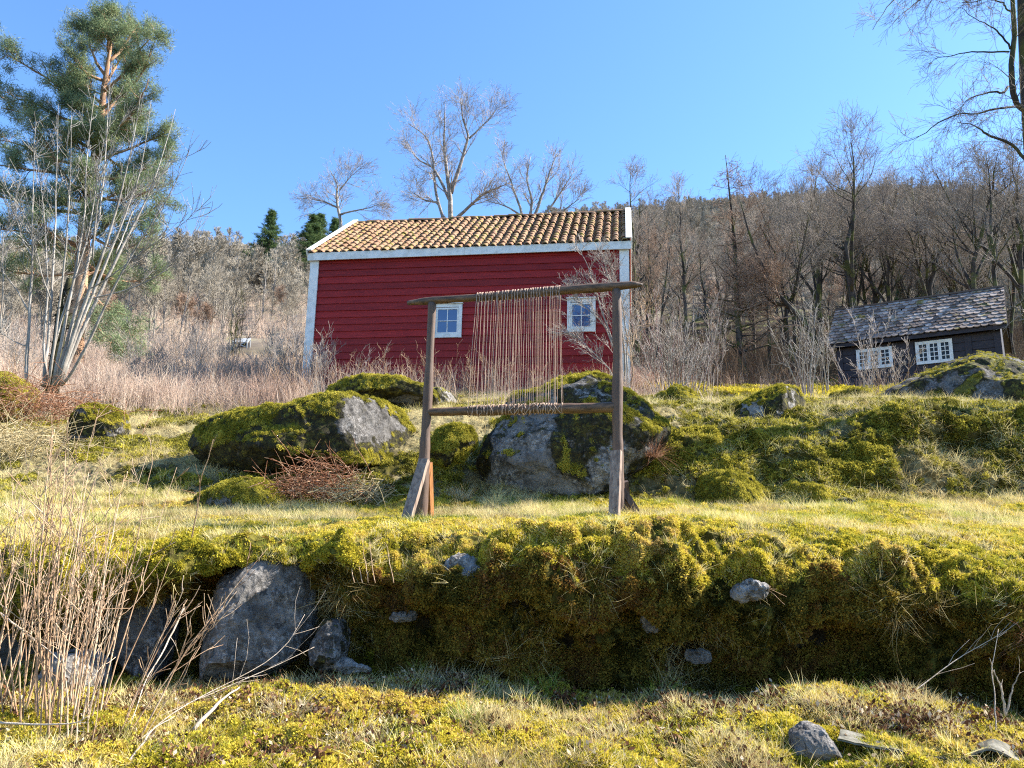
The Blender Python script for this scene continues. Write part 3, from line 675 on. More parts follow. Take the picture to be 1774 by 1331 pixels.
# ------------------------------------------------------------------ the dark cabin at the right
def cabin():
    Y1 = 28.0; a1, e1 = [float(v) for v in ray(1432, 600)]; a2, e2 = [float(v) for v in ray(1745, 563)]
    Y2 = Y1 * e1 / e2; A = np.array([a1 * Y1, Y1, 0]); B = np.array([a2 * Y2, Y2, 0]); zE = EYE + e1 * Y1
    dx = U(B - A); L = np.linalg.norm(B - A); dn = np.array([-dx[1], dx[0], 0]); D = 4.4; rise = 1.95; half = D / 2
    zb = zE - 2.7
    root = empty('cabin', A + ZUP * zb, 'small dark cabin with a scalloped slate roof and two wide white windows', 'cabin')
    A2 = A + dx * .28 + dn * .32; B2 = B - dx * .22 + dn * .32; Lw = np.linalg.norm(B2 - A2); H = 2.62; Dw = D - .64
    mb = MB(); mb.box((A2 + B2) / 2 + dn * Dw / 2 + ZUP * (zb + H / 2), dx * Lw / 2, dn * Dw / 2, ZUP * H / 2)
    r = np.random.default_rng(4)
    for k in range(9):
        z0 = zb + k * .29; mb.box((A2 + B2) / 2 - dn * (.012 + .004 * (k % 2)) + ZUP * (z0 + .14), dx * Lw / 2, dn * .02, ZUP * .132)
    for P, s in ((A2, -1), (B2, 1)):   # gables
        G = [P + ZUP * (zb + H), P + dn * Dw + ZUP * (zb + H), P + dn * Dw / 2 + ZUP * (zE + rise - .12)]
        mb.add([g + dx * s * .0 for g in G], (), [[0, 1, 2]])
    mb.build('wall', MAT['tarred_boards'], root, smooth=False)
    for s in (.11, Lw * .30, Lw * .475, Lw * .815, Lw - .11):
        q = MB(); q.box(A2 + dx * s - dn * .05 + ZUP * (zb + H / 2 - .05), dx * .10, dn * .02, ZUP * (H / 2 - .05)); q.build('corner_board' if s < .2 or s > Lw - .2 else 'batten', MAT['tarred_boards'], root, smooth=False)
    # slates: rows of round-tailed plates
    for side in (0, 1):
        if side == 0: O, sd_, up_ = A + ZUP * zE, dx, U(dn * half + ZUP * rise)
        else: O, sd_, up_ = A + dn * D + dx * L + ZUP * zE, -dx, U(-dn * half + ZUP * rise)
        nn_ = U(np.cross(sd_, up_)); SL = math.hypot(half, rise); nrow = 12; nco = 27; th = SL / nrow; tw = L / nco
        mb = MB(); ts = []; r = np.random.default_rng(20 + side)
        mb.add([O - nn_ * .03, O + sd_ * L - nn_ * .03, O + sd_ * L + up_ * SL - nn_ * .03, O + up_ * SL - nn_ * .03], [[0, 1, 2, 3]]); ts.append(np.full(4, .1))
        arc = [(-.5, .55), (-.49, .25), (-.36, .04), (-.18, -.10), (0, -.15), (.18, -.10), (.36, .04), (.49, .25), (.5, .55), (.5, 1.5), (-.5, 1.5)]
        for j in range(nrow):
            for i in range(nco + 1):
                cxx = (i + (.5 if j % 2 else 0)) * tw + r.normal(0, .012); cyy = j * th + r.normal(0, .012); rot_ = r.normal(0, .05); lift = .012 + abs(r.normal(0, .010)); tk = .032
                pts = []
                for (px, py) in arc:
                    x_ = px * tw * 1.02; y_ = py * th
                    x2 = x_ * math.cos(rot_) - y_ * math.sin(rot_); y2 = x_ * math.sin(rot_) + y_ * math.cos(rot_)
                    X_ = min(max(cxx + x2, 0), L); Y_ = min(cyy + y2, SL); pts.append((X_, Y_, (1.5 - py) * .034 + lift))
                top = [O + sd_ * p[0] + up_ * p[1] + nn_ * (p[2] + tk) for p in pts]; bot = [t_ - nn_ * tk for t_ in top]
                n_ = len(arc); base = mb.n
                mb.poly(top); mb.V.append(np.array(bot)); mb.n += n_
                k = np.arange(n_ - 3); mb.Q.append(np.stack([k, k + n_, k + 1 + n_, k + 1], 1) + base)
                ts.append(np.full(2 * n_, r.random()))
        mb.build('roof', MAT['slate'], root, smooth=False, attrs={'tint': np.concatenate(ts)})
    q = MB(); top = A + dn * half + ZUP * (zE + rise + .05)
    for s, z_ in ((-1, .02), (1, .0)):
        up_ = U(-dn * s * half * -1 + ZUP * -rise) if False else None
    q.box(top + dx * L / 2, dx * (L / 2 + .02), dn * .11, ZUP * .03); q.build('ridge_cap', MAT['slate'], root, smooth=False, attrs=None)
    q = MB(); q.box(A + dx * L / 2 + dn * .03 + ZUP * (zE - .03), dx * L / 2, dn * .02, ZUP * .07); q.build('eave_board', MAT['tarred_boards'], root, smooth=False)
    for P, s in ((A, -1), (B, 1)):
        q = MB()
        for d_, o_ in ((U(dn * half + ZUP * rise), P), (U(-dn * half + ZUP * rise), P + dn * D)):
            SL = math.hypot(half, rise); q.box(o_ + d_ * SL / 2 + ZUP * (zE - .06), dx * .015, d_ * SL / 2, U(np.cross(dx, d_)) * .07)
        q.build('bargeboard', MAT['tarred_boards'], root, smooth=False)
    def on_wall(sx, sy):
        a, e = [float(v) for v in ray(sx, sy)]; P = A2 - dn * .05
        s = (a * P[1] - P[0]) / (dx[0] - a * dx[1]); p = P + dx * s; return s, EYE + e * p[1]
    for (x0, y0), (x1, y1), lab in (((1483, 607), (1548, 641), 'left cabin window, half behind pale twigs'), ((1585, 594), (1653, 632), 'right cabin window, clear of twigs')):
        s0, zt0 = on_wall(x0, y0); s1, zb1 = on_wall(x1, y1 - 4); _, zb0 = on_wall(x0, y1 + 1); zc = (zt0 + zb0) / 2; hh = abs(zt0 - zb0) / 2; hw = (s1 - s0) / 2
        C = A2 + dx * (s0 + s1) / 2 - dn * .07 + ZUP * zc
        q = MB(); q.box(C + dn * .03, dx * hw, dn * .004, ZUP * hh)
        q2 = MB()
        for sg in (-1, 1): q2.box(C + dx * sg * (hw - .03), dx * .03, dn * .025, ZUP * hh)
        for sg in (-1, 1): q2.box(C + ZUP * sg * (hh - .03), dx * (hw - .06), dn * .024, ZUP * .03)
        wn = q2.build('window', MAT['white_paint'], root, smooth=False); wn['label'] = lab
        cwid = (2 * hw - .12) / 3
        for k in range(3):
            cc = C + dx * (-hw + .06 + cwid * (k + .5)) - dn * .004; q3 = MB()
            for sg in (-1, 1): q3.box(cc + dx * sg * (cwid / 2 - .028), dx * .026, dn * .02, ZUP * (hh - .06))
            for sg in (-1, 1): q3.box(cc + ZUP * sg * (hh - .06 - .026), dx * (cwid / 2 - .055), dn * .019, ZUP * .026)
            q3.box(cc, dx * .013, dn * .014, ZUP * (hh - .112))
            for v in (-.5, 0, .5): q3.box(cc + ZUP * v * (hh - .09), dx * (cwid / 2 - .055), dn * .0125, ZUP * .013)
            q3.build('casement', MAT['white_paint'], wn, smooth=False)
        q.build('pane', MAT['glass_dark'], wn, smooth=False)
cabin()

# ------------------------------------------------------------------ the loom
def loom():
    YL, YR = 6.70, 6.352
    def Yat(sx):
        a = float(ray(sx, 700)[0]); xl = float(ray(738, 715)[0]) * YL; xr = float(ray(1070, 700)[0]) * YR
        t = (a * YL - xl) / ((xr - xl) - a * (YR - YL)); return YL + (YR - YL) * t
    def Pp(sx, sy, off=0.): return W(sx, sy, Yat(sx) + off)
    base = Pp(728, 905)
    root = empty('warp_loom', base, 'weathered wooden standing loom strung with pale warp yarn, braced by planks', 'loom')
    r = np.random.default_rng(12)
    def log(name, pts, radii, mat, sides=20, n=50, bump=.004, parent=root):
        pts = np.array(pts); t = np.linspace(0, 1, len(pts)); tt = np.linspace(0, 1, n)
        P = np.stack([np.interp(tt, t, pts[:, k]) for k in range(3)], 1); R = np.interp(tt, np.linspace(0, 1, len(radii)), radii)
        P = P + np.stack([np.convolve(np.pad(r.normal(0, bump, n), 6, mode='edge'), np.ones(13) / 13, 'valid') for _ in range(3)], 1)
        R = R * (1 + np.convolve(np.pad(r.normal(0, .12, n), 3, mode='edge'), np.ones(7) / 7, 'valid'))
        mb = MB(); mb.tubes(P, R, sides); V = np.concatenate(mb.V); 
        k = 1 + .05 * vnoise(V / np.array([.05, .05, .3]), 5) if abs(P[-1, 2] - P[0, 2]) > 1 else 1 + .05 * vnoise(V / np.array([.3, .05, .05]), 6)
        c = np.repeat(P, sides, axis=0); mb.V = [c + (V - c) * k[:, None]]
        return mb.build(name, MAT[mat], parent)
    lp = log('post', [Pp(748.5, 524), Pp(743, 650), Pp(736, 780), Pp(728, 908, -.0)], [.036, .037, .042, .052, .058], 'loom_wood')
    rp = log('post', [Pp(1068.5, 502), Pp(1070, 620), Pp(1069, 720), Pp(1071, 800), Pp(1073, 900)], [.038, .042, .046, .046, .05, .054], 'loom_wood')
    top = log('top_beam', [Pp(706, 525), Pp(760, 520.5), Pp(850, 514), Pp(950, 505), Pp(1040, 498), Pp(1090, 494), Pp(1113, 493.5)], [.020, .034, .036, .036, .038, .038, .040, .041, .040, .038, .030, .012], 'beam_wood', 24, 70)
    bot = log('lower_beam', [Pp(740, 714, .0), Pp(830, 712), Pp(950, 708), Pp(1068, 706)], [.036, .04, .041, .041, .042], 'beam_wood', 22)
    # braces
    def plank(pa, pb, w_, t_, mat, front, lab=None):
        pa = np.array(pa); pb = np.array(pb); ax = U(pb - pa); s_ = U(np.cross(ax, front)); f_ = np.cross(s_, ax)
        mb = MB(); n = 10; V = []; 
        for k in range(n):
            c = pa + (pb - pa) * k / (n - 1); wob = 1 + r.normal(0, .02)
            for (i, j) in ((-1, -1), (1, -1), (1, 1), (-1, 1)): V.append(c + s_ * i * w_ / 2 * wob + f_ * j * t_ / 2)
        Q = [[4 * k + q, 4 * k + (q + 1) % 4, 4 * k + 4 + (q + 1) % 4, 4 * k + 4 + q] for k in range(n - 1) for q in range(4)] + [[3, 2, 1, 0], [4 * n - 4, 4 * n - 3, 4 * n - 2, 4 * n - 1]]
        mb.add(V, Q); o = mb.build('brace', MAT[mat], root, smooth=False)
        if lab: o['label'] = lab
    plank(Pp(735, 797, -.10), Pp(702, 909, -.42), .088, .045, 'plank_wood', np.array([-.35, -1, .2]), 'grey brown plank brace splayed out to the left foot')
    plank(Pp(744, 803, .05), Pp(747, 905, .30), .075, .028, 'plank_orange', np.array([1., -.35, 0]), 'orange brown thin brace behind the left post')
    plank(Pp(1068, 782, -.09), Pp(1064, 902, -.30), .085, .045, 'plank_wood', np.array([-.55, -1, .1]), 'brown plank brace in front of the right post')
    plank(Pp(1080, 835, .02), Pp(1087, 905, .22), .08, .03, 'plank_dark', np.array([.2, -1, 0]))
    plank(Pp(1078, 848, .0), Pp(1112, 900, .02), .05, .04, 'plank_dark', np.array([.1, -1, 0]), 'short dark strut running down to the right')
    # warp threads with their wraps
    n = 27
    for k in range(n):
        t = k / (n - 1)
        xt = 827 + (970 - 827) * (t + .006 * r.normal()); xb = 816 + (972 - 816) * (t + .010 * r.normal())
        yt = np.interp(xt, [706, 760, 850, 950, 1040], [525, 520.5, 514, 505, 498]); yb = np.interp(xb, [740, 830, 950, 1068], [714, 712, 708, 706])
        ct = Pp(xt, yt); cb = Pp(xb, yb); ax = U(Pp(1000, 500) - Pp(760, 520.5)); rt, rb = .043, .047
        side = -1
        fwd = np.array([-ax[1], ax[0], 0.]); fwd = -U(fwd)       # towards the camera
        pts = [ct + fwd * rt * .95 * 1 - ZUP * .012, (ct + cb) / 2 + fwd * .042 + r.normal(0, .004, 3), cb + fwd * rb * .9 + ZUP * .01]
        mb = MB(); tt = np.linspace(0, 1, 12); P = np.stack([np.interp(tt, [0, .5, 1], [p[q] for p in pts]) for q in range(3)], 1) + r.normal(0, .0006, (12, 3))
        mb.tubes(P, np.full(12, .0023), 5)
        P2 = P - fwd * np.linspace(.075, .085, 12)[:, None] + ax * (.007 + .004 * r.normal()); mb.tubes(P2, np.full(12, .0013), 4)
        # loops round both beams
        for c, rr, turns, ph in ((ct, rt, 1.5, 0), (cb, rb, 1.6, .4)):
            th = np.linspace(0, turns * 2 * math.pi, 22) + ph; dr = .010 * r.normal(0, 1); V = np.stack([c + fwd * math.cos(a_) * rr + ZUP * math.sin(a_) * rr + ax * (dr * (a_ / 6.28 - .8) + .0015 * r.normal()) for a_ in th])
            mb.tubes(V, np.full(22, .003), 5)
        # knots, slack turns and loose ends of this thread
        for _ in range(1 + k % 2):
            c = cb + ax * r.normal(0, .01)
            a0 = r.uniform(-.9, 1.2); th = a0 + np.linspace(0, r.uniform(.8, 2.0), 10) * r.choice([-1, 1]); sk = r.normal(0, .035)
            V = np.stack([c + fwd * math.cos(a_) * .050 + ZUP * math.sin(a_) * .050 + ax * sk * (q / 9) for q, a_ in enumerate(th)]); mb.tubes(V, np.full(10, .0035), 5)
        if k % 3 != 1:
            c = ct - ZUP * .045 + fwd * .03
            V = np.array([c, c + [r.normal(0, .008), 0, -.02], c + [r.normal(0, .016), -.005, -.045]]); mb.tubes(V, np.full(3, .0028), 5)
        mb.build('warp_thread', MAT['yarn'], root)
loom()

# ------------------------------------------------------------------ boulders and stones
def closed_radius(pts, n):
    """outline in local (x, z) -> radius for n directions"""
    pts = np.array(pts); c = np.array([(pts[:, 0].min() + pts[:, 0].max()) / 2, (pts[:, 1].min() + pts[:, 1].max()) / 2]); 
    q = pts - c; m_ = len(q); th = np.linspace(0, 2 * math.pi, n, endpoint=False); R = np.zeros(n)
    for k, t in enumerate(th):
        d = np.array([math.cos(t), math.sin(t)]); best = 0
        for i in range(m_):
            a, b = q[i], q[(i + 1) % m_]; e = b - a; den = d[0] * e[1] - d[1] * e[0]
            if abs(den) < 1e-12: continue
            s = (a[0] * e[1] - a[1] * e[0]) / den; u = (a[0] * d[1] - a[1] * d[0]) / den
            if s > 0 and -1e-6 <= u <= 1 + 1e-6: best = max(best, s)
        R[k] = best
    ker = np.hanning(max(5, n // 16)); ker /= ker.sum(); h = len(ker) // 2
    R = np.convolve(np.concatenate([R[-h:], R, R[:h]]), ker, 'valid')[:n]
    return c, R
def boulder(outline, Y, depth, label, mat='rock', moss=.5, seed=0, box=2.6, rough=.05, cat='boulder', tilt=.25, sprigs=0, name='boulder', group=None, facets=7, front_moss=0., yaw=0., nth=200, nph=110, hfun=None):
    W3 = W(np.array([p[0] for p in outline]), np.array([p[1] for p in outline]), Y)
    pts = np.stack([W3[:, 0], W3[:, 2]], 1); (c0, R) = closed_radius(pts, nth)
    th = np.linspace(0, 2 * math.pi, nth, endpoint=False); ph = np.linspace(-math.pi / 2, math.pi / 2, nph)
    pr = np.cos(ph)**(2 / box); dy = np.sign(np.sin(ph)) * np.abs(np.sin(ph))**(2 / box) * depth / 2
    X = R[None] * pr[:, None] * np.cos(th)[None]; Z = R[None] * pr[:, None] * np.sin(th)[None]; Yv = np.broadcast_to(dy[:, None], X.shape) + tilt * Z + yaw * X
    P = np.stack([X, Yv, Z], -1); size = math.sqrt(np.ptp(pts[:, 0]) * np.ptp(pts[:, 1]))
    rg = np.random.default_rng(seed + 100)
    for k in range(facets):       # flat faces where the rock has broken
        n = rg.normal(size=3); n[1] = -abs(n[1]) - .5; n /= np.linalg.norm(n); s = P @ n; lim = s.max() * rg.uniform(.66, .9)
        P = P - np.where(s > lim, (s - lim) * .8, 0)[..., None] * n
    idxs = np.arange(nth * nph).reshape(nph, nth)
    N = np.cross(np.roll(P, -1, 1) - np.roll(P, 1, 1), np.gradient(P, axis=0)); N /= np.linalg.norm(N, axis=2, keepdims=True) + 1e-9
    Ctr = P.mean((0, 1)); sgn = np.sign(((P - Ctr) * N).sum()); N *= sgn
    wp = P + np.array([c0[0], Y, c0[1]])
    d = fbm(wp, size * .45, seed, 3) * rough * 1.0 * size + (np.abs(fbm(wp, size * .22, seed + 5, 3)) - .2) * -rough * .9 * size + fbm(wp, size * .07, seed + 9, 3) * rough * .28 * size
    P = P + N * d[..., None]
    N = np.cross(np.roll(P, -1, 1) - np.roll(P, 1, 1), np.gradient(P, axis=0)); N /= np.linalg.norm(N, axis=2, keepdims=True) + 1e-9; N *= sgn
    mask = sstep(N[..., 2] + .45 * fbm(wp, size * .25, seed + 20, 4), .62 - moss * .9, .95 - moss * .6)
    mask = np.maximum(mask, .62 * sstep(fbm(wp, size * .3, seed + 40, 4) + moss * .5, .0, .25)) if moss > -.3 else mask * .6
    if front_moss: mask = np.maximum(mask, sstep(fbm(wp, size * .3, seed + 30, 4), .25 - front_moss, .4 - front_moss))
    if hfun is not None: mask = hfun(wp, mask, N)
    nx = np.roll(idxs, -1, 1); Q = np.stack([idxs[:-1], nx[:-1], nx[1:], idxs[1:]], -1).reshape(-1, 4)
    if sgn > 0: pass
    # orient the faces outwards
    v = P.reshape(-1, 3); f0 = Q[len(Q) // 2]; fn = np.cross(v[f0[1]] - v[f0[0]], v[f0[3]] - v[f0[0]]); 
    if fn @ (v[f0[0]] - Ctr) < 0: Q = Q[:, ::-1]
    me = mesh_np(name, v, [Q], [MAT[mat]]); attr(me, 'moss', mask.ravel())
    o = bpy.data.objects.new(name, me); COL.objects.link(o); org = np.array([c0[0], Y, c0[1]]); o.location = org; o['_org'] = [float(t_) for t_ in org]
    tag(o, label, cat, group)
    if sprigs:
        ar = np.linalg.norm(np.cross(np.roll(P, -1, 1) - P, np.gradient(P, axis=0)), axis=2) * (mask > .68) * (N[..., 1] < .6)
        pz = ar.ravel() / ar.sum(); c = rg.choice(len(pz), sprigs, p=pz); Pp_ = v[c] + rg.normal(0, size * .004, (sprigs, 3)); Nn = N.reshape(-1, 3)[c]
        scatter('moss_cover', MOSS_P, Pp_, Nn, rg.uniform(.5, 1.0, sprigs) * .9, MAT['boulder_moss'], rg, parent=o, up=.1, tint=np.clip(.5 * rg.random(sprigs) + .6 * np.clip(Nn[:, 2], 0, 1) * 0 + .35 + .25 * vnoise(Pp_ / .2, 3), 0, 1))
    return o
MOSS_P = [tuft(50, .038, .026, .011, 1), tuft(46, .034, .034, .012, 2), tuft(56, .046, .022, .010, 3)]
def rim(wp, mask, N): return mask
# right behind the loom
boulder([(824, 850), (828, 800), (850, 740), (870, 690), (900, 668), (960, 656), (1020, 655), (1075, 672), (1120, 700), (1150, 730), (1152, 765), (1125, 800), (1100, 840), (1060, 865), (960, 868), (880, 872), (840, 868)],
        8.45, 1.7, 'largest grey boulder, rounded and pale in front, right behind the loom', 'rock', .42, 1, 3.2, .06, facets=13, sprigs=5200, tilt=.22, yaw=.05, nth=320, nph=190,
        hfun=lambda wp, m, N: np.where(N[..., 2] + .35 * fbm(wp, .3, 79, 3) > .55, .3 + .65 * sstep(fbm(wp, .35, 80, 3), -.25, .0), .55 * sstep(fbm(wp, .5, 77, 4) + .9 * sstep(wp[..., 0], .25, .6) * sstep(wp[..., 2], 2.0, 2.5) + .6 * sstep(-wp[..., 0], .15, .3) - .15, .15, .4) + .18 * sstep(fbm(wp, .25, 81, 3) + N[..., 2] * .5, .25, .4)))
boulder([(328, 770), (332, 748), (365, 732), (420, 720), (520, 706), (600, 694), (660, 690), (700, 702), (728, 722), (724, 770), (700, 800), (620, 812), (560, 806), (480, 816), (400, 830), (350, 810)],
        8.9, 1.6, 'long flat-topped mossy boulder with a bare grey patch, left of the loom', 'rock_dark', .62, 2, 3.4, .055, facets=10, sprigs=6500, tilt=.30, nth=340, nph=170,
        hfun=lambda wp, m, N: np.where(((wp[..., 0] + 1.68)**2 / .10 + (wp[..., 2] - 2.88)**2 / .085) < .8 + .5 * vnoise(wp / .1, 4), .1, np.where(N[..., 2] + .35 * fbm(wp, .3, 83, 3) > .42, .95, .58 + .25 * sstep(fbm(wp, .3, 78, 4) + .35 * N[..., 2], .02, .25))))
boulder([(545, 700), (560, 680), (600, 664), (640, 656), (700, 661), (745, 676), (768, 702), (700, 712), (600, 712)], 11.6, 1.6, 'low moss-capped boulder between the red barn and the long boulder', 'rock', .8, 3, 2.6, .06, sprigs=3500, tilt=.5)
boulder([(690, 700), (700, 680), (730, 670), (770, 672), (798, 692), (800, 706), (740, 712)], 12.2, 1.3, 'pale grey lichened boulder beside the left loom post, below the barn', 'rock_pale', .12, 4, 2.6, .05)
boulder([(748, 795), (745, 762), (760, 742), (790, 736), (820, 742), (822, 765), (800, 800), (770, 812)], 8.1, .7, 'small bright moss-covered boulder between the two big ones', 'rock_dark', .9, 5, 2.4, .09, sprigs=2600, front_moss=.5)
boulder([(128, 755), (130, 725), (150, 704), (180, 700), (205, 716), (214, 745), (200, 775), (150, 780)], 10.4, .8, 'small dark boulder in dry grass, moss on its right shoulder', 'rock_dark', .55, 6, 2.8, .07, sprigs=1400)
boulder([(-70, 710), (-60, 670), (-20, 648), (20, 650), (42, 668), (48, 700), (20, 725), (-40, 730)], 10.8, 1.2, 'bright green mossy boulder at the left edge under the bare trees', 'rock_dark', .85, 7, 2.6, .06, sprigs=3000, front_moss=.35)
boulder([(325, 893), (345, 868), (390, 838), (430, 826), (462, 832), (485, 855), (502, 888), (470, 905), (380, 905)], 7.7, .8, 'low wedge-shaped mossy rock at the edge of the lawn', 'rock', .5, 8, 2.6, .06, sprigs=1800, front_moss=.25)
boulder([(1268, 735), (1285, 700), (1310, 680), (1345, 670), (1380, 674), (1398, 690), (1400, 718), (1385, 745), (1320, 750)], 9.75, 1.1, 'humped boulder with a pale lichened front on top of the right bank', 'rock_pale', .3, 9, 2.6, .05, sprigs=1500, tilt=.35)
boulder([(1500, 715), (1530, 686), (1580, 655), (1640, 630), (1690, 620), (1740, 625), (1800, 650), (1870, 690), (1890, 730), (1700, 745), (1560, 735)], 13.2, 3.0, 'broad dark boulder below the slate-roofed cabin', 'rock_dark', .02, 10, 2.4, .06, sprigs=2200, tilt=.55, nth=300, nph=160, front_moss=.05)
boulder([(1436, 705), (1445, 684), (1470, 674), (1500, 680), (1515, 700), (1480, 714)], 13.6, .8, 'little mossy rock just left of the broad dark boulder', 'rock_dark', .9, 11, 2.4, .1, sprigs=1200, front_moss=.5)
boulder([(1125, 712), (1138, 684), (1165, 674), (1200, 680), (1214, 706), (1160, 720)], 11.6, .8, 'moss-covered lumpy rock right of the barn corner', 'rock_dark', .9, 12, 2.4, .12, sprigs=1600, front_moss=.6)
boulder([(1210, 880), (1208, 850), (1225, 828), (1262, 820), (1300, 832), (1325, 860), (1330, 885), (1270, 900)], 7.95, .8, 'round moss cushion at the foot of the right bank', 'rock_dark', .9, 13, 2.4, .12, sprigs=2600, front_moss=.6, name='mossy_boulder')
boulder([(1340, 888), (1345, 858), (1375, 838), (1410, 842), (1438, 866), (1445, 890), (1390, 898)], 7.8, .7, 'second moss cushion at the foot of the right bank, beside the small pale stone', 'rock_dark', .9, 14, 2.4, .12, sprigs=2200, front_moss=.5, name='mossy_boulder')
boulder([(1436, 886), (1440, 868), (1462, 862), (1480, 868), (1486, 884), (1460, 890)], 7.55, .3, 'small pale squared stone at the foot of the right bank', 'rock_pale', .1, 15, 3.2, .05, cat='stone', name='stone')
boulder([(1456, 918), (1459, 908), (1485, 905), (1512, 909), (1520, 917), (1512, 926), (1470, 926)], 6.3, .22, 'flat grey stone lying alone on the grassy ledge', 'rock_pale', -.3, 16, 3.0, .05, cat='stone', name='stone')
boulder([(1372, 1296), (1378, 1272), (1402, 1257), (1425, 1259), (1442, 1282), (1452, 1308), (1430, 1330), (1385, 1330)], 3.8, .22, 'pale angular stone in the foreground moss, beside the grey sheet edge', 'rock_pale', -.6, 17, 3.2, .06, cat='stone', name='stone', tilt=.45)
# stones of the bank, pushed through its mossy face
boulder([(336, 1165), (340, 1110), (362, 1040), (392, 985), (430, 964), (480, 962), (525, 975), (545, 1010), (535, 1080), (510, 1140), (480, 1170), (400, 1178)], 5.27, .75, 'tall broken grey rock set in the mossy bank, half in shadow', 'rock', -.6, 18, 3.4, .06, facets=14, tilt=.34, yaw=.55, nth=320, nph=180)
boulder([(196, 1150), (212, 1080), (235, 1020), (262, 1000), (288, 1030), (292, 1100), (286, 1170), (240, 1185)], 5.30, .55, 'narrow pinkish grey rock behind the brown stems, left of the tall broken rock', 'rock_dark', -.3, 19, 3.2, .05, facets=9)
boulder([(-60, 1180), (-50, 1090), (10, 1062), (80, 1066), (130, 1090), (150, 1140), (120, 1180), (30, 1195)], 5.62, .7, 'dark rock in the hollow at the far left of the bank', 'rock_dark', -.4, 20, 3.0, .05)
boulder([(52, 1195), (70, 1150), (100, 1132), (150, 1128), (175, 1150), (182, 1190), (120, 1210)], 4.95, .4, 'pale low rock at the foot of the bank among the brown stems', 'rock_pale', -.5, 21, 3.0, .06, cat='stone', name='stone')
boulder([(748, 1020), (760, 985), (790, 966), (830, 968), (850, 990), (856, 1020), (810, 1036), (765, 1035)], 5.13, .42, 'rounded grey stone half buried under the moss lip, below the left loom post', 'rock_pale', -.6, 22, 2.8, .13, cat='stone', name='stone')
boulder([(850, 1028), (856, 1000), (885, 990), (915, 1000), (922, 1028), (890, 1042)], 5.13, .3, 'smaller brownish stone just right of the rounded grey one in the bank', 'rock', -.3, 23, 2.8, .06, cat='stone', name='stone')
boulder([(1268, 1034), (1272, 1014), (1300, 1005), (1328, 1012), (1334, 1028), (1305, 1042), (1280, 1042)], 4.95, .2, 'speckled white stone in the right part of the bank', 'rock_pale', -.8, 24, 2.8, .13, cat='stone', name='stone')
boulder([(1108, 1088), (1112, 1066), (1130, 1060), (1146, 1072), (1144, 1092), (1124, 1098)], 5.12, .2, 'small bluish stone deep in the shaded bank', 'rock_pale', -.8, 25, 2.8, .13, cat='stone', name='stone')
boulder([(674, 1072), (680, 1060), (700, 1054), (722, 1060), (722, 1074), (700, 1079)], 5.2, .16, 'small tan stone in a dark hollow of the bank', 'rock_pale', -.8, 26, 2.8, .13, cat='stone', name='stone')
boulder([(1188, 1142), (1192, 1128), (1215, 1124), (1232, 1132), (1230, 1146), (1205, 1150)], 5.12, .16, 'small pale stone low in the shaded bank, below the bluish one', 'rock_pale', -.8, 27, 2.8, .13, cat='stone', name='stone')
boulder([(555, 1150), (560, 1140), (600, 1143), (645, 1158), (648, 1168), (600, 1166)], 5.05, .16, 'long flat grey stone at the foot of the bank, right of the tall broken rock', 'rock_pale', -.5, 28, 2.8, .13, cat='stone', name='stone')
boulder([(776, 1200), (780, 1188), (805, 1183), (830, 1190), (832, 1204), (800, 1208)], 4.95, .2, 'flat grey stone at the shady foot of the bank, near the middle', 'rock', -.5, 29, 2.8, .13, cat='stone', name='stone')
boulder([(540, 1150), (545, 1095), (562, 1072), (590, 1080), (600, 1120), (590, 1160), (560, 1172)], 5.14, .5, 'dark wedge of rock in the bank just right of the tall broken rock', 'rock_dark', -.2, 41, 3.2, .09, cat='stone', name='stone', facets=9)

# ------------------------------------------------------------------ trees and shrubs
def grow(P, R, n, t0, t1, length, angle, rng, k=5, up=0., wob=.12, rr=.55, tip=.25, lenfall=0., ajit=.2, az=None, rmin=.0, droop=0.):
    """n children on every branch of P (B, m, 3) with radii R (B, m)"""
    B, m, _ = P.shape
    t = np.sort(rng.uniform(t0, t1, (B, n)), axis=1) if n > 3 else rng.uniform(t0, t1, (B, n))
    f = t * (m - 1); i = np.minimum(f.astype(int), m - 2); u = (f - i)[..., None]; b = np.arange(B)[:, None]
    S = P[b, i] * (1 - u) + P[b, i + 1] * u; r = R[b, i] * (1 - u[..., 0]) + R[b, i + 1] * u[..., 0]
    T = P[b, i + 1] - P[b, i]; T = T / (np.linalg.norm(T, axis=2, keepdims=True) + 1e-9)
    ref = np.where(np.abs(T[..., 2:3]) > .9, np.array([1., 0, 0]), np.array([0, 0, 1.]))
    A = np.cross(T, ref); A /= np.linalg.norm(A, axis=2, keepdims=True); C = np.cross(T, A)
    phi = rng.uniform(0, 2 * math.pi, (B, n)) if az is None else az(B, n)
    th = angle + rng.normal(0, ajit, (B, n))
    D = T * np.cos(th)[..., None] + (A * np.cos(phi)[..., None] + C * np.sin(phi)[..., None]) * np.sin(th)[..., None]
    Ln = (length(t) if callable(length) else length * (1 - lenfall * (t - t0) / max(t1 - t0, 1e-6))) * rng.uniform(.6, 1.15, (B, n))
    if not callable(length) or True:
        pass
    D = D.reshape(-1, 3); S = S.reshape(-1, 3); Ln = Ln.reshape(-1); r = np.maximum((r.reshape(-1)) * rr, rmin)
    out = [S]; p = S; d = D; st_ = (Ln / (k - 1))[:, None]
    for q in range(k - 1):
        d = d + rng.normal(0, wob, d.shape) + np.array([0, 0, up]) - np.array([0, 0, droop]) * q / k; d /= np.linalg.norm(d, axis=1, keepdims=True)
        p = p + d * st_; out.append(p)
    Pn_ = np.stack(out, 1); tt = np.linspace(0, 1, k)[None]
    Rn = r[:, None] * (1 - (1 - tip) * tt)
    return Pn_, np.maximum(Rn, rmin)
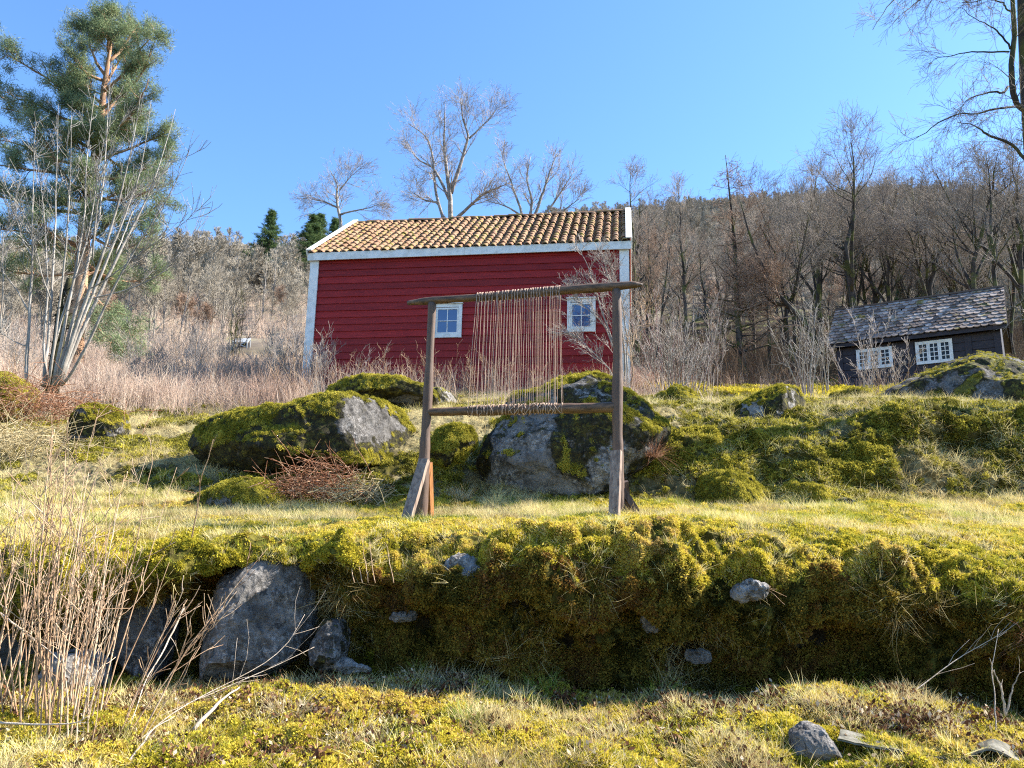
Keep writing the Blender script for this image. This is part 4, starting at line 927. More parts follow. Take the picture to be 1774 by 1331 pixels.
def trunk_path(pts, radii, n=12, wob=.0, rng=None):
    pts = np.array(pts, float); tt = np.linspace(0, 1, n); t = np.linspace(0, 1, len(pts))
    # smooth through the given points
    P = np.stack([np.interp(tt, t, pts[:, k]) for k in range(3)], 1)
    if n > 6:
        for _ in range(2): P[1:-1] = P[1:-1] * .5 + (P[:-2] + P[2:]) * .25
    if rng is not None and wob:
        w_ = np.cumsum(rng.normal(0, wob, (n, 3)), 0) * np.array([1, 1, .1]); w_ -= w_[0] + (w_[-1] - w_[0]) * 0; P = P + w_
    return P[None], np.interp(tt, np.linspace(0, 1, len(radii)), radii)[None]
def bare_tree(H, seed, r0=.14, n1=12, l1=.42, n2=7, n3=6, n4=4, ang=.75, up=.10, forks=0, crook=.05, start=.28, twig=.004, spread=1.):
    """trunk and limbs / twigs of a leafless broadleaf tree, foot at the origin"""
    rng = np.random.default_rng(seed)
    lean = rng.normal(0, .05 * H, 2)
    T0 = trunk_path([(0, 0, -.4), (lean[0] * .3, lean[1] * .3, H * .35), (lean[0] * .6, lean[1] * .6, H * .68), (lean[0], lean[1], H)], [r0 * 1.25, r0 * .95, r0 * .6, r0 * .12], 14, crook * H * .06, rng)
    big = [T0]
    if forks:
        big.append(grow(*T0, forks, .12, .5, H * .62, .35, rng, k=9, up=.10, wob=.08, rr=.72, tip=.2))
    P = np.concatenate([trunk_to(p, 14) for p, r in big]); R = np.concatenate([trunk_to_r(r, 14) for p, r in big])
    L1 = grow(P, R, n1, start, .97, lambda t: l1 * H * spread * (1.12 - .85 * ((t - start) / (1 - start))), ang, rng, k=7, up=up, wob=.13, rr=.5, tip=.2, rmin=.008)
    L2 = grow(*L1, n2, .2, .98, l1 * H * .42, .65, rng, k=5, up=up * .7, wob=.16, rr=.5, tip=.3, lenfall=.5, rmin=twig * 1.3)
    L3 = grow(*L2, n3, .15, 1.0, l1 * H * .20, .65, rng, k=4, up=up * .5, wob=.18, rr=.55, tip=.5, lenfall=.3, rmin=twig)
    lv = [L1, L2, L3]
    if n4: lv.append(grow(*L3, n4, .2, 1.0, l1 * H * .10, .6, rng, k=3, up=.03, wob=.15, rr=.7, tip=.6, rmin=twig))
    return big, lv
def trunk_to(p, n):
    if p.shape[1] == n: return p
    t = np.linspace(0, 1, p.shape[1]); tt = np.linspace(0, 1, n)
    return np.stack([np.stack([np.interp(tt, t, q[:, k]) for k in range(3)], 1) for q in p])
def trunk_to_r(r, n):
    if r.shape[1] == n: return r
    t = np.linspace(0, 1, r.shape[1]); tt = np.linspace(0, 1, n)
    return np.stack([np.interp(tt, t, q) for q in r])
def tree_mb(big, lv, s1=4, st_=3):
    a = MB(); b = MB()
    for P, R in big: a.tubes(P, R, 8)
    for k, (P, R) in enumerate(lv): (a if k == 0 else b).tubes(P, R, s1 if k == 0 else st_, cap=False)
    return a, b
def mesh_of(mb, name, mat):
    V, fs = mb.arrays(); return mesh_np(name, V, fs, [mat])
def put(name, me, parent=None, label=None):
    o = bpy.data.objects.new(name, me); COL.objects.link(o)
    if parent is not None: o.parent = parent
    if label: o['label'] = label
    return o
def tree_thing(name, loc, tm, cm, label, cat, group=None, scale=1., rz=0., crown='crown'):
    r_ = empty(name, loc, label, cat, group); r_.scale = (scale,) * 3; r_.rotation_euler = (0, 0, rz)
    put('trunk', tm, r_); put(crown, cm, r_); return r_

# --- kinds, built once and shared
KIND = {}
def kind(key, mat_t, mat_c, *a, **k):
    A_, B_ = tree_mb(*bare_tree(*a, **k)); KIND[key] = (mesh_of(A_, key + '_trunk', MAT[mat_t]), mesh_of(B_, key + '_crown', MAT[mat_c]), a[0])
kind('oak1', 'bark_dark', 'twig_purple', 12., 1, r0=.17, n1=11, forks=3, n2=7, n3=5, n4=2, twig=.005, ang=.85, up=.10, start=.42, crook=.2, l1=.36)
kind('oak2', 'bark_dark', 'twig_purple', 12., 2, r0=.14, n1=11, forks=3, n2=7, n3=5, n4=2, twig=.005, l1=.34, ang=.7, up=.16, start=.42, crook=.14)
kind('oak3', 'bark_dark', 'twig_purple', 12., 3, r0=.15, n1=13, forks=2, n2=7, n3=5, n4=2, twig=.005, l1=.34, ang=.9, up=.12, start=.35, crook=.16)
kind('slim1', 'bark_dark', 'twig_purple', 12., 4, r0=.11, n1=20, forks=0, l1=.24, n2=6, n3=5, n4=1, twig=.005, ang=.75, up=.14, start=.25, crook=.08)
kind('slim2', 'bark_dark', 'twig_rust', 12., 5, r0=.09, n1=20, forks=1, l1=.22, n2=6, n3=5, n4=1, twig=.005, ang=.85, up=.05, start=.15, crook=.1)
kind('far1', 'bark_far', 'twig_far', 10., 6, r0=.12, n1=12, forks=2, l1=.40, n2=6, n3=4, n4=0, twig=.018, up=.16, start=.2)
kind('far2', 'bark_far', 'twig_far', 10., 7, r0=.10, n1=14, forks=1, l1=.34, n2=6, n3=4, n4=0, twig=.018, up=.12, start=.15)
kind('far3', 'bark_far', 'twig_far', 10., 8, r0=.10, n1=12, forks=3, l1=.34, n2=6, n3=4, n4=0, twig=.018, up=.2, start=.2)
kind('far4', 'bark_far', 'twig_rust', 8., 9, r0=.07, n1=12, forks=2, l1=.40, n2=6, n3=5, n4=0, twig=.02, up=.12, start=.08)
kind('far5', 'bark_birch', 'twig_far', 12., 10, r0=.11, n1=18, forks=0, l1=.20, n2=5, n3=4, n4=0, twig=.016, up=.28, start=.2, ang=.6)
def plant(key, name, sx, Y, H, label, cat='tree', group=None, rz=None, sy=800, extra_seed=0):
    tm, cm, h0 = KIND[key]; p = gpt(sx, Y, -.15, sy)
    return tree_thing(name, p, tm, cm, label, cat, group, H / h0, rz if rz is not None else (sx * 1.7 + Y) % 6.28)
def height_to(sx, sy, Y):
    """tree height that reaches picture row sy when standing at depth Y"""
    e = float(ray(sx, sy)[1]); return EYE + e * Y - gpt(sx, Y)[2]

# --- the wood behind the cabin: the trees that show largest, one by one
g1 = 'leafless trees of the wood behind the cabin'
big_right = [
    # sx, Y, top, kind, label
    (1492, 31, 238, 'oak1', 'tallest spreading dark tree of the wood, directly behind the cabin roof'),
    (1432, 33, 262, 'oak2', 'many-limbed dark tree rising behind the left end of the cabin roof'),
    (1385, 30, 330, 'oak3', 'crooked dark tree just left of the cabin'),
    (1560, 35, 300, 'oak2', 'dark tree behind the middle of the cabin ridge, lower than its neighbour'),
    (1640, 33, 262, 'oak1', 'wide-crowned dark tree behind the right half of the cabin roof'),
    (1708, 29, 235, 'oak3', 'tall dark tree past the right gable of the cabin'),
    (1752, 27, 225, 'slim1', 'straight tall dark tree near the right edge, past the cabin gable'),
    (1800, 29, 215, 'oak2', 'dark tree at the very right edge with its crown cut by the frame'),
    (1195, 27, 285, 'slim1', 'upright tree with an oval twiggy crown, between the barn and the larch'),
    (1345, 36, 365, 'slim1', 'dark tree behind the leaning trunk, right of the larch'),
    (1235, 35, 385, 'slim1', 'thin forked tree left of the larch'),
    (1140, 30, 372, 'slim2', 'brownish slim tree beside the right corner of the barn'),
    (1525, 38, 320, 'slim1', 'slender tree seen between the two big crowns over the cabin'),
    (1600, 40, 330, 'oak3', 'dark tree standing farther back over the cabin ridge'),
    (1675, 38, 300, 'slim1', 'slender tree over the right end of the cabin ridge'),
]
for sx, Y, top, k, lab in big_right:
    plant(k, 'bare_tree', sx, Y, height_to(sx, top, Y) * (.86 if k[0] == 'o' else .92), lab, 'tree', g1)
# thinner trunks filling the wood
rg = np.random.default_rng(5); ngr = 'thin trees inside the wood at the right'
for q in range(46):
    sx = rg.uniform(1095, 1830); Y = rg.uniform(29, 62)
    if 1420 < sx < 1760 and Y < 32: Y += 8
    H = rg.uniform(6.5, 11.5) * (1 if Y > 36 else .8); k = ['slim1', 'slim2', 'oak3', 'slim2', 'oak2'][q % 5]
    plant(k, 'bare_tree', sx, Y, H, 'thin leafless tree inside the wood between the barn and the right edge', 'tree', ngr, rz=rg.uniform(0, 6.28))

# --- larch with a bare pink tip and a rusty lower crown
def larch():
    rng = np.random.default_rng(31); sx, Y = 1296, 30; b = gpt(sx, Y, -.2); H = height_to(1284, 262, Y)
    T0 = trunk_path([(0, 0, 0), (-.15, 0, H * .3), (-.1, 0, H * .6), (-.35, 0, H)], [.15, .12, .08, .012], 16, .01, rng)
    L1 = grow(*T0, 75, .14, .985, lambda t: .3 + 2.6 * (1 - t)**.8, 1.35, rng, k=6, up=.03, wob=.07, rr=.28, tip=.3, rmin=.008, ajit=.12)
    L2 = grow(*L1, 7, .15, 1., .6, .9, rng, k=4, up=-.02, wob=.12, rr=.5, tip=.4, rmin=.007, lenfall=.6)
    L3 = grow(*L2, 3, .1, 1., .25, .8, rng, k=3, wob=.1, rr=.7, rmin=.005)
    a, c = tree_mb([T0], [L1, L2, L3])
    r_ = empty('larch', b, 'slender leafless larch with a pale pointed tip above the hill line', 'tree'); put('trunk', mesh_of(a, 'larch_trunk', MAT['bark_dark']), r_)
    put('crown', mesh_of(c, 'larch_crown', MAT['twig_rust']), r_)
larch()
def traced_tree(name, stems, base_px, Y, label, cat, mt, mc, n1=10, l1=1.0, n2=6, n3=5, ang=.6, up=.08, twig=.004, seed=1, start=.3, sides=8, dY=.0, sub='branches', grp=None, n4=0, rootrel=True, gbase=True, ajit=.2, stemname='stem', wob=.012, rr1=.4):
    """a tree whose main stems follow given lines; every stem is a part"""
    rng = np.random.default_rng(seed); sx0, sy0 = base_px
    org = W(sx0, sy0, Y)
    r_ = empty(name, org, label, cat, grp); lvP = []
    for k, (pts, rad, ys) in enumerate(stems):
        Pw = np.array([W(px, py, yy) for (px, py), yy in zip(pts, np.interp(np.linspace(0, 1, len(pts)), np.linspace(0, 1, len(ys)), ys))]) - org
        T0 = trunk_path(Pw, rad, 16, wob, rng)
        a = MB(); a.tubes(*T0, sides)
        put(stemname, mesh_of(a, stemname, MAT[mt]), r_); lvP.append(T0)
    P = np.concatenate([p for p, r in lvP]); R = np.concatenate([r for p, r in lvP])
    L = np.linalg.norm(np.diff(P, axis=1), axis=2).sum(1)
    L1 = grow(P, R, n1, start, .98, lambda t: l1 * (1.1 - .7 * t), ang, rng, k=6, up=up, wob=.12, rr=rr1, tip=.3, rmin=twig * 1.4, ajit=ajit)
    L2 = grow(*L1, n2, .2, 1., l1 * .42, .6, rng, k=4, up=up, wob=.14, rr=.55, tip=.5, rmin=twig)
    lv = [L1, L2]
    if n3: lv.append(grow(*L2, n3, .2, 1., l1 * .2, .6, rng, k=3, up=.03, wob=.14, rr=.6, tip=.6, rmin=twig))
    if n4: lv.append(grow(*lv[-1], n4, .2, 1., l1 * .12, .6, rng, k=3, up=.03, wob=.14, rr=.7, tip=.6, rmin=twig))
    c = MB()
    for P_, R_ in lv: c.tubes(P_, R_, 3, cap=False)
    put(sub, mesh_of(c, sub, MAT[mc]), r_); return r_
# leaning trunk that crosses the wood left of the cabin
traced_tree('leaning_tree', [([(1440, 690), (1420, 610), (1395, 555), (1350, 520), (1322, 470), (1300, 410), (1285, 350)], [.13, .12, .11, .10, .08, .05, .02], [29]),
                            ([(1395, 556), (1370, 530), (1340, 525), (1330, 512), (1290, 490)], [.12, .09, .06, .03], [29, 29.5])], (1440, 690), 29,
            'crooked leaning trunk that crosses in front of the other trees left of the cabin', 'tree', 'bark_dark', 'twig_rust', n1=22, l1=2.0, n2=8, n3=6, ang=1.1, up=.04, seed=3, n4=2)
# --- trees behind the barn roof
traced_tree('birch', [([(783, 420), (781, 385), (778, 330), (768, 270), (768, 215), (770, 180)], [.11, .10, .08, .05, .03, .012], [27]),
                      ([(781, 335), (792, 300), (805, 255), (813, 235), (802, 205), (800, 170)], [.09, .07, .05, .035, .015], [27, 26.5]),
                      ([(813, 240), (838, 215), (862, 183)], [.04, .025, .01], [26.6]),
                      ([(778, 345), (762, 310), (750, 290), (720, 278), (705, 250)], [.07, .05, .03, .01], [27, 28]),
                      ([(784, 385), (815, 355), (835, 335), (880, 318)], [.07, .055, .04, .012], [27, 26]),
                      ([(770, 385), (757, 350), (735, 348), (712, 335)], [.06, .05, .03, .012], [27, 27.5]),
                      ([(770, 385), (757, 350), (750, 310), (748, 265), (735, 235), (705, 215)], [.06, .055, .045, .03, .01], [27, 27.8])], (783, 420), 27,
            'tall forked birch rising behind the middle of the tiled barn roof', 'tree', 'bark_birch', 'twig_pale', n1=15, l1=1.5, n2=6, n3=4, ang=.65, up=.05, seed=4, n4=1, twig=.0035)
traced_tree('bare_tree', [([(592, 420), (590, 385), (585, 355), (583, 335), (588, 320), (575, 295)], [.075, .065, .05, .035, .012], [30]),
                          ([(590, 372), (610, 365), (640, 360), (660, 352)], [.05, .035, .02, .01], [30]),
                          ([(586, 360), (560, 350), (535, 345)], [.045, .03, .01], [30]), ([(588, 330), (605, 310), (622, 296)], [.035, .02, .008], [30])], (592, 420), 30,
            'small twisted pale tree behind the left end of the barn roof', 'tree', 'bark_pale', 'twig_pale', n1=14, l1=1.3, n2=6, n3=4, ang=.8, up=.03, seed=5, n4=1, twig=.0035)
traced_tree('bare_tree', [([(915, 400), (918, 375), (922, 340), (912, 310), (920, 270)], [.07, .06, .045, .03, .01], [28]),
                          ([(905, 400), (905, 375), (890, 330), (880, 300), (868, 265)], [.065, .055, .04, .025, .01], [28]),
                          ([(920, 385), (942, 340), (955, 300), (968, 265)], [.07, .05, .035, .012], [28]),
                          ([(930, 385), (955, 360), (975, 330), (992, 300)], [.06, .045, .03, .01], [28]),
                          ([(900, 372), (878, 358), (848, 350)], [.045, .03, .01], [28]), ([(945, 385), (975, 365), (1002, 345)], [.05, .03, .012], [28])], (915, 400), 28,
            'broad sunlit pale tree behind the right half of the barn roof', 'tree', 'bark_pale', 'twig_pale', n1=12, l1=1.3, n2=5, n3=4, ang=.5, up=.12, seed=6, n4=0, twig=.0045)

# --- the pine at the left
def needle_clump(n, L, wdt, seed, rad=.10):
    r = np.random.default_rng(seed); mb = MB(); d = r.normal(size=(n, 3)); d[:, 2] = np.abs(d[:, 2]) * .8 + .15; d /= np.linalg.norm(d, axis=1, keepdims=True)
    for k in range(n):
        p = r.normal(0, rad * .5, 3); s_ = np.cross(d[k], r.normal(size=3)); s_ /= np.linalg.norm(s_); l_ = L * r.uniform(.6, 1.2)
        mb.add([p - s_ * wdt / 2, p + s_ * wdt / 2, p + d[k] * l_], (), [[0, 1, 2]])
    return mb
def many(mb, P, S, rng, tiltmax=.6):
    """copies of a shape at the points P, merged"""
    V, fs = mb.arrays(); n = len(P); a = rng.uniform(0, 6.28, n); b = rng.normal(0, tiltmax, n)
    ca, sa, cb, sb = np.cos(a), np.sin(a), np.cos(b), np.sin(b)
    M = np.stack([np.stack([ca, -sa * cb, sa * sb], 1), np.stack([sa, ca * cb, -ca * sb], 1), np.stack([0 * a, sb, cb], 1)], 1) * S[:, None, None]
    VV = (np.einsum('nij,vj->nvi', M, V) + P[:, None, :]).reshape(-1, 3); off = (np.arange(n) * len(V))[:, None, None]
    out = MB(); out.V = [VV]; out.n = len(VV)
    for f in fs:
        g = (f[None] + off).reshape(-1, f.shape[1])
        (out.Q if f.shape[1] == 4 else out.T).append(g)
    return out
def pine():
    rng = np.random.default_rng(41); Y = 21.; org = W(135, 668, Y)
    r_ = empty('pine_tree', org, 'tall Scots pine with an orange trunk and loose blue-green crown at the left', 'tree')
    tr = [W(x, y, Y) - org for x, y in ((128, 690), (132, 600), (137, 520), (143, 430), (146, 370), (158, 310), (170, 230), (180, 150), (190, 85), (196, 30))]
    T0 = trunk_path(tr, [.24, .22, .20, .185, .17, .14, .11, .08, .05, .02], 24, .01, rng)
    a = MB(); a.tubes(*T0, 10); put('trunk', mesh_of(a, 'pine_trunk', MAT['bark_pine']), r_)
    # limbs, traced: (start, bends, end)
    limbs = [((176, 190), (120, 160), (60, 120), (20, 98)), ((172, 215), (110, 210), (50, 170), (15, 180)), ((165, 260), (110, 235), (50, 200), (5, 190)), ((160, 290), (100, 280), (40, 250), (-5, 240)),
             ((158, 300), (90, 300), (30, 290), (-20, 280)), ((150, 350), (90, 345), (30, 335), (-30, 320)), ((148, 370), (80, 365), (20, 345), (-40, 340)), ((140, 430), (90, 410), (30, 400), (-30, 395)),
             ((138, 470), (80, 480), (20, 470), (-30, 460)), ((178, 160), (215, 130), (240, 95), (262, 65)), ((175, 190), (220, 160), (245, 130), (270, 60)), ((170, 240), (210, 220), (245, 180), (262, 140)),
             ((165, 280), (220, 260), (265, 240), (290, 235)), ((160, 310), (210, 310), (260, 290), (298, 270)), ((155, 340), (210, 350), (260, 330), (290, 310)), ((148, 370), (200, 390), (250, 380), (285, 350)),
             ((146, 400), (190, 430), (235, 430), (265, 400)), ((140, 450), (180, 480), (220, 490), (262, 480)), ((138, 490), (175, 530), (200, 560), (225, 580)), ((138, 500), (160, 560), (190, 590), (210, 600)),
             ((182, 130), (160, 100), (150, 70), (160, 30)), ((185, 110), (210, 80), (225, 50), (235, 35)), ((188, 90), (190, 60), (195, 35), (192, 15)), ((180, 140), (150, 130), (130, 110), (125, 85)),
             ((170, 230), (150, 200), (130, 180), (105, 130)), ((172, 210), (200, 180), (220, 150), (235, 120)), ((150, 330), (120, 320), (80, 240), (60, 220)), ((160, 290), (190, 250), (215, 230), (230, 200)),
             ((142, 440), (110, 430), (70, 420), (30, 430)), ((144, 420), (180, 400), (215, 370), (245, 345)), ((165, 255), (195, 280), (225, 300), (250, 290)), ((150, 360), (185, 345), (215, 330), (245, 330)),
             ((180, 150), (195, 120), (210, 100), (215, 70)), ((170, 220), (140, 230), (110, 260), (80, 270)), ((176, 180), (155, 160), (140, 150), (120, 160))]
    P = []; R = []
    for k, q in enumerate(limbs):
        dy = rng.uniform(-1.4, 1.4); w3 = np.array([W(x, y, Y + dy * i / 3) for i, (x, y) in enumerate(q)]) - org
        tp, tr_ = trunk_path(w3, [.055, .04, .026, .012], 10, .02, rng); P.append(tp); R.append(tr_)
    P = np.concatenate(P); R = np.concatenate(R)
    L0 = grow(*T0, 18, .25, .97, lambda t: 1.7 * (1.15 - .8 * t), 1.2, rng, k=10, up=.03, wob=.10, rr=.28, tip=.3)
    P = np.concatenate([P, L0[0]]); R = np.concatenate([R, L0[1]])
    L2 = grow(P, R, 17, .25, 1., .58, .75, rng, k=5, up=.05, wob=.15, rr=.5, tip=.4, rmin=.006)
    L3 = grow(*L2, 4, .3, 1., .26, .6, rng, k=3, up=.08, wob=.15, rr=.6, tip=.6, rmin=.004)
    b = MB(); b.tubes(P, R, 5); b.tubes(*L2, 3, cap=False); b.tubes(*L3, 3, cap=False); put('branches', mesh_of(b, 'pine_branches', MAT['bark_pine']), r_)
    tips = np.concatenate([L3[0][:, -1], L3[0][:, 1], L2[0][:, -1]]); keep = rng.random(len(tips)) < .9
    tips = tips[keep]
    m1 = many(needle_clump(34, .13, .013, 1, .13), tips[::2], rng.uniform(.7, 1.25, len(tips[::2])), rng); m2 = many(needle_clump(34, .12, .014, 2, .15), tips[1::2], rng.uniform(.7, 1.25, len(tips[1::2])), rng)
    m1.V += m2.V; m1.T = [np.concatenate([t for t in m1.T])] + [t + m1.n for t in m2.T]; m1.n += m2.n
    put('needles', mesh_of(m1, 'pine_needles', MAT['needles_pine']), r_)
pine()
# --- many-stemmed pale tree in front of the pine
S = []
for pts, r_ in (
    ([(46, 668), (48, 600), (50, 540), (58, 440), (57, 330), (64, 215)], .050), ([(76, 668), (80, 600), (88, 500), (92, 380), (94, 260), (97, 180)], .045), ([(84, 668), (100, 560), (112, 470), (118, 360), (124, 270), (122, 200)], .035),
    ([(92, 668), (112, 570), (132, 470), (148, 360), (152, 270), (166, 160)], .045), ([(96, 668), (125, 560), (160, 440), (182, 340), (190, 230), (200, 110)], .050), ([(99, 668), (135, 555), (176, 450), (205, 360), (228, 270), (247, 160)], .055),
    ([(101, 668), (140, 560), (190, 450), (224, 370), (252, 300), (270, 175)], .050), ([(103, 668), (146, 565), (200, 450), (240, 380), (275, 300), (304, 190)], .055), ([(106, 668), (130, 640), (170, 560), (200, 490), (240, 420), (300, 330), (326, 262)], .045),
    ([(84, 660), (92, 600), (110, 540), (150, 420), (165, 330), (178, 240)], .040), ([(140, 520), (185, 512), (235, 498), (290, 470), (330, 420), (352, 345)], .026), ([(150, 505), (190, 480), (250, 430), (300, 400), (345, 362)], .020),
    ([(50, 540), (30, 500), (10, 470), (-20, 440)], .022), ([(58, 450), (40, 420), (20, 360), (0, 300)], .02), ([(88, 520), (70, 470), (60, 420), (30, 330)], .022), ([(80, 668), (75, 600), (85, 520), (82, 420), (75, 330), (60, 260)], .035),
    ([(200, 440), (215, 400), (235, 350), (265, 330), (285, 290)], .022), ([(160, 450), (165, 400), (172, 330), (178, 290), (215, 200)], .028), ([(0, 570), (10, 480), (5, 420), (20, 380)], .02), ([(46, 600), (20, 590), (-20, 560)], .018)):
    k = len(S); r_ *= .60; S.append((pts, [r_, r_ * .9, r_ * .72, r_ * .5, r_ * .28, r_ * .12], [12.3 + .5 * math.sin(k * 2.1) * .3, 12.3 + .9 * math.sin(k * 2.1)]))
traced_tree('multi_stemmed_tree', S, (95, 672), 12.3, 'fan of pale bare stems rising from one foot at the left before the pine', 'tree', 'bark_pale', 'bark_pale', n1=15, l1=.75, n2=4, n3=0, ang=.38, up=.12, twig=.0035, seed=8, start=.35, wob=.006, rr1=.35)
traced_tree('dead_tree', [([(88, 680), (96, 630), (100, 590), (108, 545), (116, 515), (124, 484)], [.12, .10, .095, .10, .085, .05], [12.7])], (95, 672), 12.7,
            'short broken trunk wrapped in dark ivy and moss, among the pale stems', 'tree', 'bark_ivy', 'bark_ivy', n1=60, l1=.20, n2=4, n3=0, ang=1.0, up=-.02, twig=.004, seed=9, start=.02, wob=.01, stemname='trunk', sub='ivy')
# --- birch cut by the right edge, its twigs hanging into the sky
traced_tree('birch', [([(1850, 1000), (1835, 700), (1812, 420), (1788, 210), (1778, 90), (1772, -60), (1768, -200)], [.17, .15, .13, .11, .10, .08, .06], [9.2]),
                      ([(1786, 205), (1768, 192), (1752, 178), (1746, 150), (1752, 90), (1757, 20), (1750, -60)], [.035, .034, .036, .036, .034, .03, .02], [9.2, 9.0]),
                      ([(1746, 150), (1733, 165), (1708, 160), (1678, 170), (1662, 182)], [.016, .014, .010, .005], [9.0, 8.8]),
                      ([(1756, 185), (1720, 190), (1690, 202), (1665, 195), (1635, 215), (1600, 240), (1578, 250)], [.015, .012, .009, .006, .003], [9.0, 8.8]),
                      ([(1790, 290), (1750, 250), (1700, 236), (1690, 222), (1650, 215)], [.022, .018, .010, .004], [9.2, 9.0]),
                      ([(1748, 90), (1720, 92), (1680, 90), (1640, 100), (1618, 106)], [.012, .010, .006, .003], [9, 8.9]),
                      ([(1750, 85), (1735, 55), (1710, 45), (1690, 30), (1662, 10)], [.013, .010, .006, .003], [9, 9.2]),
                      ([(1752, 20), (1738, 5), (1710, -5), (1665, 5)], [.012, .009, .004], [9, 9.1]),
                      ([(1752, -60), (1700, -90), (1600, -40), (1545, 5), (1516, 52)], [.02, .014, .008, .0025], [9, 8.2]),
                      ([(1700, -90), (1640, -30), (1585, 2), (1560, 30)], [.01, .007, .003], [8.9, 8.2])], (1850, 1000), 9.2,
            'birch trunk at the right edge with thin hanging twigs against the sky', 'tree', 'bark_dark', 'twig_purple', n1=11, l1=.7, n2=6, n3=3, ang=.8, up=-.05, twig=.0017, seed=10, start=.12, rr1=.22)

# --- spruces on the left skyline
def spruce_mesh(seed, H=10., W_=.36):
    rng = np.random.default_rng(seed); T0 = trunk_path([(0, 0, -.3), (0, 0, H)], [.14, .015], 10)
    L1 = grow(*T0, 190, .06, .985, lambda t: .12 + W_ * H * (1 - t)**1.15, 1.65, rng, k=6, up=.09, wob=.05, rr=.25, tip=.4, rmin=.01, ajit=.15)
    pts = L1[0][:, 1:].reshape(-1, 3); pts = np.concatenate([pts + rng.normal(0, .10, pts.shape) for _ in range(2)])
    m_ = many(needle_clump(12, .34, .05, seed, .16), pts, rng.uniform(.6, 1.0, len(pts)), rng, .5)
    m_.V = [m_.V[0] - np.array([0, 0, .08])]
    a = MB(); a.tubes(*T0, 6); a.tubes(*L1, 3, cap=False)
    return mesh_of(a, 'spruce_trunk', MAT['bark_dark']), mesh_of(m_, 'spruce_needles', MAT['needles_spruce'])
SP = [spruce_mesh(1), spruce_mesh(2, W_=.30)]
def spruce(sx, Y, top, lab, k=0, name='spruce', base=None):
    H = height_to(sx, top, Y); r_ = empty(name, gpt(sx, Y, -.2), lab, 'tree', 'evergreen trees on the hillside'); r_.scale = (H / 10 * (.8 if Y < 60 else 1.5),) * 2 + (H / 10,); r_.rotation_euler = (0, 0, sx % 6.28)
    put('trunk', SP[k][0], r_); put('needles', SP[k][1], r_)
spruce(510, 98, 368, 'darkest and broadest spruce, on the skyline left of the barn roof')
spruce(524, 101, 366, 'second spruce top touching the broad one on its right', 1)
spruce(552, 104, 374, 'spruce closest to the left end of the barn roof', 1)
spruce(433, 118, 360, 'lone spruce tip poking over bare trees, farthest left on the skyline', 1)
spruce(385, 34, 588, 'young dark conifer standing alone in the dry slope left of the barn', 1)
spruce(1585, 44, 470, 'green conifer glimpsed behind the cabin roof', 1)
spruce(1618, 46, 480, 'conifer half hidden right of the one behind the cabin roof', 0)

# ------------------------------------------------------------------ bare trees of the hillsides: the nearest one by one, the rest as one wood
rg = np.random.default_rng(77)
MERGED = {}
for k in ('far1', 'far2', 'far3', 'far4'):
    tm, cm, h = KIND[k]; MERGED[k] = h
def hill_mask():
    m_ = np.zeros(SS.shape)
    lf = 1 - sstep(SXX, 820, 1000)
    m_ += band(19.6, 24.4, .3) * lf * (1 + 1.2 * band(19.6, 21.3, .3)) * (.0 + sstep(fbm(TP, 11, 90, 3), -.12, .10)) * (1 - .8 * band(21.7, 22.6, .2))
    m_ += band(21.0, 26.4, .3) * (1 - lf) * .6
    clear = ((SXX > 375) & (SXX < 455) & (TP[..., 1] < 60)) | ((SXX > 478) & (SXX < 575) & (TP[..., 1] > 74) & (TP[..., 1] < 112)) | ((SXX > 415) & (SXX < 450) & (TP[..., 1] > 100) & (TP[..., 1] < 122))
    m_ = m_ * (1 - .93 * clear)
    return m_ * ((SXX > -400) & (SXX < 2250))
HM = hill_mask()
P, N, r_, q_ = pick(HM, 4100, rg)
e = np.hypot(P[:, 0], P[:, 1]); order = np.argsort(e); P = P[order]; e = e[order]
nI = 225
grpL, grpR = 'bare trees on the brushy slope left of the barn', 'bare trees on the slope behind the wood at the right'
def mound(k, i, p):
    tm, cm, h = KIND[k]; right_ = p[0] / p[1] > .08
    rt = empty('bare_tree', p - np.array([0, 0, .2]), ('grey brown leafless tree on the wooded slope behind the cabin and barn' if right_ else 'grey brown leafless tree on the brushy slope left of the barn'), 'tree', grpR if right_ else grpL)
    s = (rg.uniform(.26, .5) if p[1] < 75 else rg.uniform(.45, .75)) if not right_ else rg.uniform(.5, .75)
    rt.scale = (s, s, s * rg.uniform(.9, 1.15)); rt.rotation_euler = (0, 0, rg.uniform(0, 6.28)); put('trunk', tm, rt); put('crown', cm, rt)
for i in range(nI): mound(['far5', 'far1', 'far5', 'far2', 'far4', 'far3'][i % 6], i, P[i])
def proto(k):
    A_, B_ = tree_mb(*bare_tree(KIND[k][2], 100 + int(k[-1]), r0=.10, n1=11, forks=2, l1=.36, n2=6, n3=5, n4=0, twig=.028, up=.16, start=.15), 3, 3)
    n = A_.n; A_.V += B_.V; A_.Q += [x + n for x in B_.Q]; A_.n += B_.n; return A_
pr = [proto(k) for k in ('far1', 'far2', 'far3')]
Pr = P[nI:]; n = len(Pr)
sc_ = rg.uniform(.42, .72, n) * np.where(Pr[:, 1] > 230, .85, 1.)
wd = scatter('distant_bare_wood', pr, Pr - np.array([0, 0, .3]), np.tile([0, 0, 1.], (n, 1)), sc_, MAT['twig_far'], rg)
tag(wd, 'grey brown leafless wood covering the far hillsides', 'wood')
